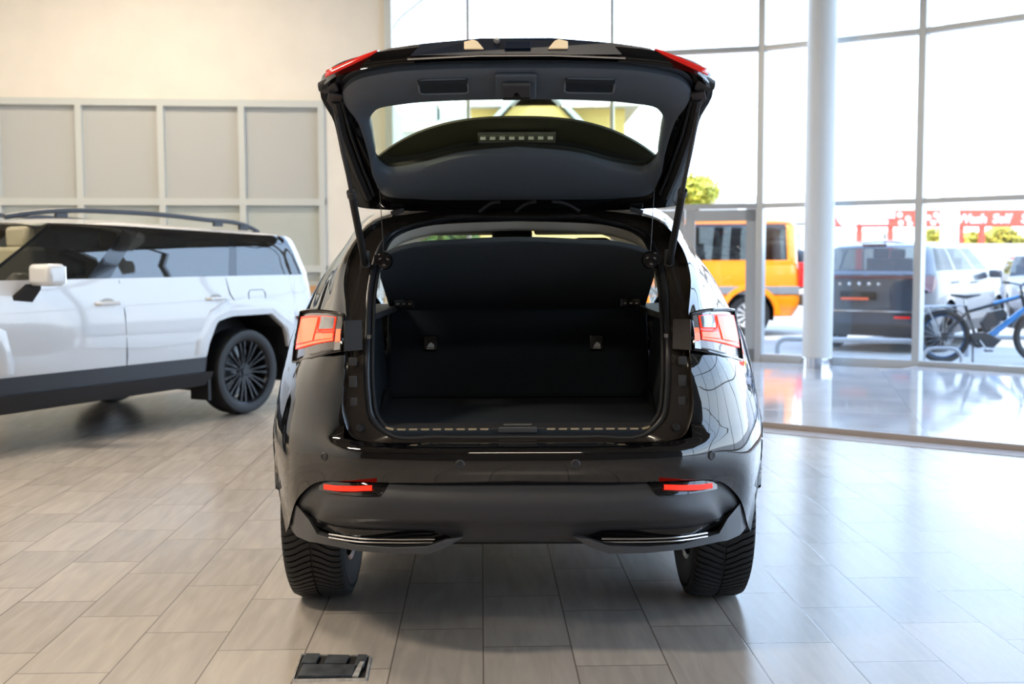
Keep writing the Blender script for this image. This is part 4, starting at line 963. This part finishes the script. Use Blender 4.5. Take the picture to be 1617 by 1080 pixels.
# ---- cars further back
S1 = place_car(1574, 24.5, R(200), .88, .8, 'small silver car beyond the bicycle, its nose towards the window', name='hatchback_car')
car(S1, dict(xr=-.75, xf=3.2, w=.86, z0=.26, zc=.40, zb=.98, zr=1.45, xw=2.25, xt=1.45, zh=.88, wb=2.5, R=.31, rround=.25, lean=.25, tum=.18, paint=M['silver_paint'], clad=M['silver_paint'],
    wz=(.3,2.75), wx=(3.4,9.4), gaps=[(5.6,5.8),(7.65,7.9)], spokes=5, glass=M['out_glass'], ws=M['out_glass'], rwin=2.0))
build('orange_plate', MB().box((3.2,0,.52),(.03,.5,.11)), mat('rust_plate', (.55,.12,.05), .5), S1, 0)
for sg in (1,-1): build('headlight', MB().box((3.03,sg*.60,.70),(.16,.26,.13)), M['clear_lens'], S1, bevel=.03)
S2 = place_car(1602, 31.0, R(120), .9, .9, 'pale lilac grey SUV parked further back at the right edge', name='suv')
car(S2, dict(xr=-.9, xf=3.6, w=.92, z0=.32, zc=.46, zb=1.12, zr=1.66, xw=2.4, xt=1.6, zh=1.02, wb=2.7, R=.35, rround=.25, lean=.22, tum=.18, paint=M['lav_paint'], clad=M['clad'],
    wz=(.3,2.75), wx=(3.4,9.4), gaps=[(5.6,5.8),(7.65,7.9)], spokes=5, glass=M['out_glass'], ws=M['out_glass'], rwin=2.0))
# ---- electric bicycle just outside the glass
M['bike_black'] = mat('bike_black', (.02,.022,.028), .35); M['bike_blue'] = mat('bike_blue', (.01,.16,.42), .3, coat=1); M['saddle'] = mat('saddle_leather', (.02,.02,.022), .5)
YB = 14.15; sB = 1740/YB
bx = ground_at(1492, YB)
BK = empty('electric_bicycle', (bx, YB, GZ), 'black and blue electric bicycle with fat tyres just outside the window', 'bicycle', rz=-.06, world=False)
rw, wb_ = .345, 1.22; M['rim_blue'] = mat('rim_blue', (.01,.06,.15), .4)
def ring_y(cx, cz, r, t, n=40): return MB().tube([(cx + r*math.cos(2*PI*k/n), 0, cz + r*math.sin(2*PI*k/n)) for k in range(n)], t, 10, closed=True)
for cx_ in (0, wb_):
    wheel = build('wheel', ring_y(cx_, rw, rw-.075, .014), M['rim_blue'] if cx_ == 0 else M['bike_black'], BK)
    build('tyre', ring_y(cx_, rw, rw-.035, .036), M['tyre'], wheel)
    sp_ = MB()
    for k in range(20):
        a = 2*PI*k/20; sp_.tube([(cx_+.03*math.cos(a+.5), .02*(-1)**k, rw+.03*math.sin(a+.5)), (cx_+(rw-.08)*math.cos(a), 0, rw+(rw-.08)*math.sin(a))], .0022, 4)
    build('spokes', sp_, M['steel'], wheel)
    build('hub', MB().disc((cx_, -.05, rw), .055 if cx_ == 0 else .03, .10, 'y', 20), M['bike_black'], wheel)
    build('mudguard', MB().tube([(cx_ + (rw+.03)*math.cos(a), 0, rw + (rw+.03)*math.sin(a)) for a in [.25+2.6*k/16 for k in range(17)]], .03, 6, sy=.35), M['lgrey'], BK)
fb_ = MB(); bb = (.42,0,.31); st_ = (.27,0,.74); hd1, hd2 = (.98,0,.86), (1.02,0,.70)
build('frame', MB().tube([bb, st_], .022).tube([(.30,0,.66), hd1], .022).tube([(0,.05,rw), bb], .013).tube([(0,-.05,rw), bb], .013).tube([(0,.05,rw),(.30,.02,.66)], .011).tube([(0,-.05,rw),(.30,-.02,.66)], .011).tube([hd1, hd2], .025), M['bike_black'], BK)
build('down_tube', MB().tube([hd2, (.60,0,.36), bb], [.035,.045,.05]), M['bike_blue'], BK)
build('top_tube_accent', MB().tube([(.62,0,.765),(.93,0,.855)], .024), M['bike_blue'], BK)
build('battery', MB().prism([(.52,.04,.40),(.80,.04,.62),(.74,.04,.70),(.56,.04,.66),(.46,.04,.52)], (0,-.08,0)), M['bike_black'], BK, 0, bevel=.01)
build('motor', MB().disc((.43,-.05,.30), .10, .10, 'y', 24), M['bike_black'], BK)
build('chain_guard', MB().prism([(.30,.06,.38),(.52,.06,.40),(.72,.06,.30),(.62,.06,.20),(.40,.06,.22)], (0,-.12,0)), M['bike_black'], BK, 0, bevel=.01)
cr_ = build('crank', MB().tube([(.43,-.09,.30),(.53,-.09,.17)], .010).tube([(.43,.09,.30),(.33,.09,.43)], .010), M['steel'], BK)
build('pedal', MB().box((.53,-.13,.17),(.09,.07,.02)), M['bike_black'], cr_, 0); build('pedal', MB().box((.33,.13,.43),(.09,.07,.02)), M['bike_black'], cr_, 0)
build('seat_post', MB().tube([st_, (.25,0,.84)], .013), M['steel'], BK)
build('saddle', MB().prism([(.10,.07,.86),(.10,.07,.89),(.25,.05,.875),(.42,.015,.89),(.42,.015,.875),(.25,.03,.83)], (0,-.14,0)), M['saddle'], BK, bevel=.015)
build('kickstand', MB().tube([(.36,-.05,.26),(.34,-.12,.02)], .012), M['bike_black'], BK)
build('fork', MB().tube([hd2,(1.08,-.06,.62),(wb_,-.06,rw)], .015).tube([(1.08,.06,.62),(wb_,.06,rw)], .015).tube([hd2,(1.08,.06,.62)], .015), M['bike_black'], BK)
hb_ = build('handlebar', MB().tube([hd1,(.95,0,.99)], .015).tube([(.88,-.32,1.03),(.93,-.2,1.02),(.97,0,1.0),(.93,.2,1.02),(.88,.32,1.03)], .012), M['bike_black'], BK)
for sg in (1,-1): build('grip', MB().tube([(.90,sg*.25,1.026),(.875,sg*.36,1.03)], .018), M['rubber'], hb_)
build('front_lamp', MB().box((1.05,0,.93),(.06,.06,.06)), M['clear_lens'], BK, bevel=.01)
build('rear_rack', MB().tube([(.25,-.05,.74),(-.30,-.05,.73),(-.30,.05,.73),(.25,.05,.74)], .008).tube([(-.05,.06,rw),(-.22,.05,.73)], .007).tube([(-.05,-.06,rw),(-.22,-.05,.73)], .007), M['steel'], BK)
# ---- white hoop rails outside the glass
M['hoop'] = mat('white_hoop_paint', (.34,.36,.39), .35)
def hoop(px0, px1, Y, label, Y1=None, ztop=.21, r=.035):
    Y1 = Y1 or Y; a = Vector((ground_at(px0,Y), Y, GZ)); b = Vector((ground_at(px1,Y1), Y1, GZ)); u = (b-a).normalized()
    o = Vector(((a.x+b.x)/2, (a.y+b.y)/2, GZ)); z = Vector((0,0,1))
    P = [a, a+z*(ztop-GZ-.12)] + [a + u*.12*(1-math.cos(t)) + z*(ztop-GZ-.12+.12*math.sin(t)) for t in (.4,.8,1.2,PI/2)] + [b - u*.12*(1-math.cos(t)) + z*(ztop-GZ-.12+.12*math.sin(t)) for t in (PI/2,1.2,.8,.4)] + [b+z*(ztop-GZ-.12), b]
    return tag(build('hoop_rail', MB().tube(P, r, 12), M['hoop']), label, 'barrier', 'white hoop rails outside')
hoop(1229, 1452, 14.9, 'low pale hoop rail outside, behind the round column', 14.3)
hoop(1462, 1522, 13.75, 'short low pale hoop rail beside the rear wheel of the bicycle', 13.6, ztop=.17, r=.022)
hoop(1530, 1640, 15.1, 'low pale hoop rail behind the bicycle, right edge', 14.9)
# ---- car wash: long red sign on red posts, low white building
M['red_sign'] = mat('sign_red', (.80,.055,.03), .5); M['sign_white'] = mat('sign_white', (.62,.62,.62), .5); M['white_wall'] = mat('white_render', (.80,.80,.78), .8); M['shade_glass'] = mat('bay_wall', (.55,.52,.44), .7)
YS = 38.0
def X(px, Y=YS): return ground_at(px, Y)
def Zp(py, px, Y=YS): return at(px, py, Y).z
sgn = empty('car_wash_sign', (X(1480), YS, GZ), 'long red car wash sign with white lettering on thin red posts across the street', 'sign')
z0s, z1s = Zp(359,1400), Zp(332,1400)
build('sign_board', MB().box(((X(1318)+X(1760))/2, YS, (z0s+z1s)/2), (X(1760)-X(1318), .25, z1s-z0s)), M['red_sign'], sgn, 0)
def text(body, x, z, size, m, parent, y, name='lettering', shear=.15, rz=0):
    c = bpy.data.curves.new(name, 'FONT'); c.body = body; c.size = size; c.extrude = .03; c.shear = shear; c.offset = size*.022; c.align_x = 'LEFT'
    t = bpy.data.objects.new('tmp', c); COL.objects.link(t); t.rotation_euler = (PI/2, 0, rz); t.location = (x, y, z)
    bpy.context.view_layer.update(); dg = bpy.context.evaluated_depsgraph_get()
    me = bpy.data.meshes.new_from_object(t.evaluated_get(dg)); me.transform(t.matrix_world); bpy.data.objects.remove(t)
    off = OFF.get(parent.name, Vector()); me.transform(Matrix.Translation(-off)); me.materials.clear(); me.materials.append(m)
    o = bpy.data.objects.new(name, me); COL.objects.link(o); o.parent = parent; return o
hS = z1s-z0s; zt_b = Zp(352.5,1500)
for word, px in (('Car', 1474), ('Wash', 1506), ('Self', 1562), ('Service', 1607)): text(word, X(px), zt_b, .43, M['sign_white'], sgn, YS-.15)
build('sign_emblem', MB().disc((X(1337), YS-.2, (z0s+z1s)/2+.12), .42, .08, 'y', 28), M['sign_white'], sgn, 0)
build('sign_panel', MB().box((X(1382), YS-.16, z0s+hS*.78), (X(1408)-X(1355), .08, hS*.5)), M['sign_white'], sgn, 0)
build('sign_panel', MB().box((X(1376), YS-.16, z0s+hS*.30), (X(1396)-X(1352), .08, hS*.26)), M['sign_white'], sgn, 0)
for k, (px, zz) in enumerate(((1417,.72),(1419,.25),(1430,.5),(1433,.2),(1446,.72),(1462,.55),(1470,.25),(1474,.7))):
    build('sign_dot', MB().disc((X(px), YS-.15, z0s+hS*zz), .09, .03, 'y', 16), M['sign_white'], sgn, 0)
for px in (1356, 1405, 1516, 1549, 1640):
    build('sign_post', MB().box((X(px), YS, (z0s+GZ)/2), (.16,.16,z0s-GZ)), M['red_sign'], sgn, 0)
bd = empty('car_wash_building', (X(1400), YS+6, GZ), 'low pale car wash hall behind the red sign', 'building')
build('wall', MB().box(((X(1325)+X(1478))/2, YS+6, Zp(362,1400)/2), (X(1478)-X(1325), 3, Zp(362,1400)-GZ)), M['shade_glass'], bd, 0)
for px in (1325, 1345, 1377, 1432, 1476): build('wall_pier', MB().box((X(px), YS+4.3, Zp(362,1400)/2), (.35,.3,Zp(362,1400)-GZ)), M['white_wall'], bd, 0)
build('roof', MB().box((X(1500), YS+7, Zp(322,1500)), (X(1800)-X(1300), 5, .9)), M['white_wall'], bd, 0)
tag(build('low_white_wall', MB().box((X(1520), YS-2, Zp(388,1540)/2), (X(1545)-X(1440), .3, Zp(388,1540)-GZ)), M['white_wall'], None, 0), 'low white wall below the red sign, left of the bushes', 'wall')
# tall pale pylon
pyl = MB(); pyl.box((X(1498,30), 30, 4.5), (.36,.36,9)); tag(build('pylon', pyl, M['white_wall'], None, 0), 'tall slim pale pylon standing in front of the red sign', 'pylon')
# ---- far buildings seen through the tailgate window and the door
M['yellow_wall'] = mat('yellow_render', (.72,.50,.16), .8); M['roof_grey'] = mat('roof_grey', (.42,.47,.48), .7); M['pinkroof'] = mat('pale_roof', (.55,.50,.46), .8); M['cream_wall'] = mat('cream_render', (.62,.58,.50), .8)
YH = 34.0
def house(name, px0, px1, zt_, Y, m, label, gable=None, depth=7, ):
    x0, x1 = ground_at(px0, Y), ground_at(px1, Y)
    h = empty(name, ((x0+x1)/2, Y+depth/2, GZ), label, 'building')
    build('wall', MB().box(((x0+x1)/2, Y+depth/2, (zt_+GZ)/2), (x1-x0, depth, zt_-GZ)), m, h, 0); return h, x0, x1
zy = at(800, 172, YH).z
hy, x0, x1 = house('yellow_house', 742, 986, zy, YH, M['yellow_wall'], 'yellow house with a gable seen through the tailgate window')
gx0, gx1, gxm = ground_at(768, YH), ground_at(925, YH), ground_at(846, YH)
build('gable', MB().prism([(gx0, YH-.6, zy-.9), (gx1, YH-.6, zy-.9), (gxm, YH-.6, zy+.7)], (0,6,0)), M['yellow_wall'], hy, 0)
for a, b in (((gx0-.3, zy-1.1), (gxm, zy+.8)), ((gx1+.3, zy-1.1), (gxm, zy+.8))):
    build('roof_edge', MB().prism([(a[0], YH-.9, a[1]), (b[0], YH-.9, b[1]), (b[0], YH-.9, b[1]+.18), (a[0], YH-.9, a[1]+.18)], (0,6.3,0)), M['roof_grey'], hy, 0)
build('roof', MB().box(((x0+x1)/2, YH+3.4, zy+.15), (x1-x0+.8, 8, .3)), M['pinkroof'], hy, 0)
for px in (785, 905, 950): build('window', MB().box((ground_at(px,YH), YH-.02, zy-2.0), (.9,.08,1.2)), M['roof_grey'], hy, 0)
hw, x0, x1 = house('white_house', 618, 738, at(700,163,27).z, 27, M['white_wall'], 'white house with small windows left of the yellow house', depth=4)
for px, py in ((673,178),(712,178)): q = at(px,py,27); build('window', MB().box((q.x, 26.97, q.z), (.65,.08,.36)), M['roof_grey'], hw, 0)
q = at(662,206,27); build('balcony_rail', MB().box((q.x+.4, 26.8, q.z), (1.7,.3,.12)), M['cream_wall'], hw, 0)
hg, x0, x1 = house('shuttered_house', 560, 612, at(600,150,20).z, 20, M['cream_wall'], 'pale house with ribbed wall at the left edge of the window wall', depth=3)
hr, x0, x1 = house('low_building', 1010, 1300, at(1150,322,52).z, 52, M['white_wall'], 'low white building beyond the orange van'); build('roof', MB().box(((x0+x1)/2, 55.5, at(1150,316,52).z), (x1-x0+1, 8, .35)), M['pinkroof'], hr, 0)
# street lamp high at the left of the window wall
ya = 24; q0 = at(617,60,ya); q1 = at(622,42,ya); q2 = at(661,4,ya); q3 = at(700,-26,ya)
lp_ = tag(bpy.data.objects.new('street_lamp', None), 'grey street lamp with curved arm beyond the corner of the wall', 'street lamp'); COL.objects.link(lp_)
build('pole', MB().tube([(q0.x-.1, ya, GZ), (q0.x-.02, ya, q0.z)], [.09,.06]), M['lgrey'], lp_); build('arm', MB().tube(spl([(q0.x-.02, ya, q0.z-.05), q1, q2, q3], 6), .035), M['lgrey'], lp_)
build('lamp_head', MB().box(q3+Vector((.3,0,.05)), (.7,.25,.12)), M['lgrey'], lp_, bevel=.03)
# ---- bushes and tree
def leaf_mat(n, c1, c2):
    m = mat(n, c1, .6); nt = m.node_tree; b = nt.nodes['Principled BSDF']
    oi = nt.nodes.new('ShaderNodeNewGeometry'); r = nt.nodes.new('ShaderNodeValToRGB'); nt.links.new(oi.outputs['Random Per Island'], r.inputs[0])
    r.color_ramp.elements[0].color = (*c1, 1); r.color_ramp.elements[1].color = (*c2, 1); nt.links.new(r.outputs[0], b.inputs['Base Color']); return m
M['leaf_y'] = leaf_mat('yellow_green_leaves', (.30,.34,.04), (.60,.50,.06)); M['leaf_g'] = leaf_mat('green_leaves', (.10,.20,.04), (.24,.34,.06)); M['bark'] = mat('bark', (.12,.09,.06), .9)
def leaves(c, rx, ry, rz, n, s, seed):
    rnd = random.Random(seed); mb = MB()
    for _ in range(n):
        while True:
            p = Vector((rnd.uniform(-1,1), rnd.uniform(-1,1), rnd.uniform(-1,1)))
            if .45 < p.length < 1: break
        k = .82 + .18*math.sin(p.x*7+seed)*math.cos(p.z*6+p.y*5)
        q = Vector((c[0]+p.x*rx*k, c[1]+p.y*ry*k, c[2]+p.z*rz*k))
        u = Vector((rnd.gauss(0,1), rnd.gauss(0,1), rnd.gauss(0,1))).normalized()*s; v = u.orthogonal().normalized()*s*.6
        mb.add([q-u, q-v, q+u, q+v], [(0,1,2,3)])
    return mb
k = 0
hx0, hx1, hz = X(1492), X(1760), Zp(357,1540); rnd = random.Random(5); hb2 = MB()
for _ in range(9000):
    x = rnd.uniform(hx0, hx1); top = hz - .22 + .16*math.sin(x*2.3) + .10*math.sin(x*5.1+1); z = GZ + .2 + (top-GZ-.2)*rnd.random()**.6; q = Vector((x, YS+1.6+rnd.uniform(-.5,.5), z))
    u = Vector((rnd.gauss(0,1), rnd.gauss(0,1), rnd.gauss(0,1))).normalized()*.13; v = u.orthogonal().normalized()*.08; hb2.add([q-u, q-v, q+u, q+v], [(0,1,2,3)])
hdg = tag(bpy.data.objects.new('hedge', None), 'long yellow green hedge below the red car wash sign', 'hedge'); COL.objects.link(hdg)
build('foliage', hb2, M['leaf_y'], hdg, 0, recalc=False); build('woody_core', MB().box(((hx0+hx1)/2, YS+1.6, hz/2-.3), (hx1-hx0-.4, .3, hz-.7)), M['leaf_g'], hdg, 0)
for px, py, Y, r_, n_, lab in ((1100,302,42,.95,900,'leafy tree top above the low building left of the door mullion'),(640,386,18.5,1.6,2500,'green tree seen through the black car, left of the mirror'),):
    c = at(px, py, Y); t_ = tag(bpy.data.objects.new('tree', None), lab, 'tree'); COL.objects.link(t_)
    build('foliage', leaves(c, r_*1.1, r_, r_*.75, n_, .15, 9+k), M['leaf_y' if px > 1000 else 'leaf_g'], t_, 0, recalc=False); build('trunk', MB().tube([(c.x, Y, GZ), c], [.18,.08]), M['bark'], t_); k += 1
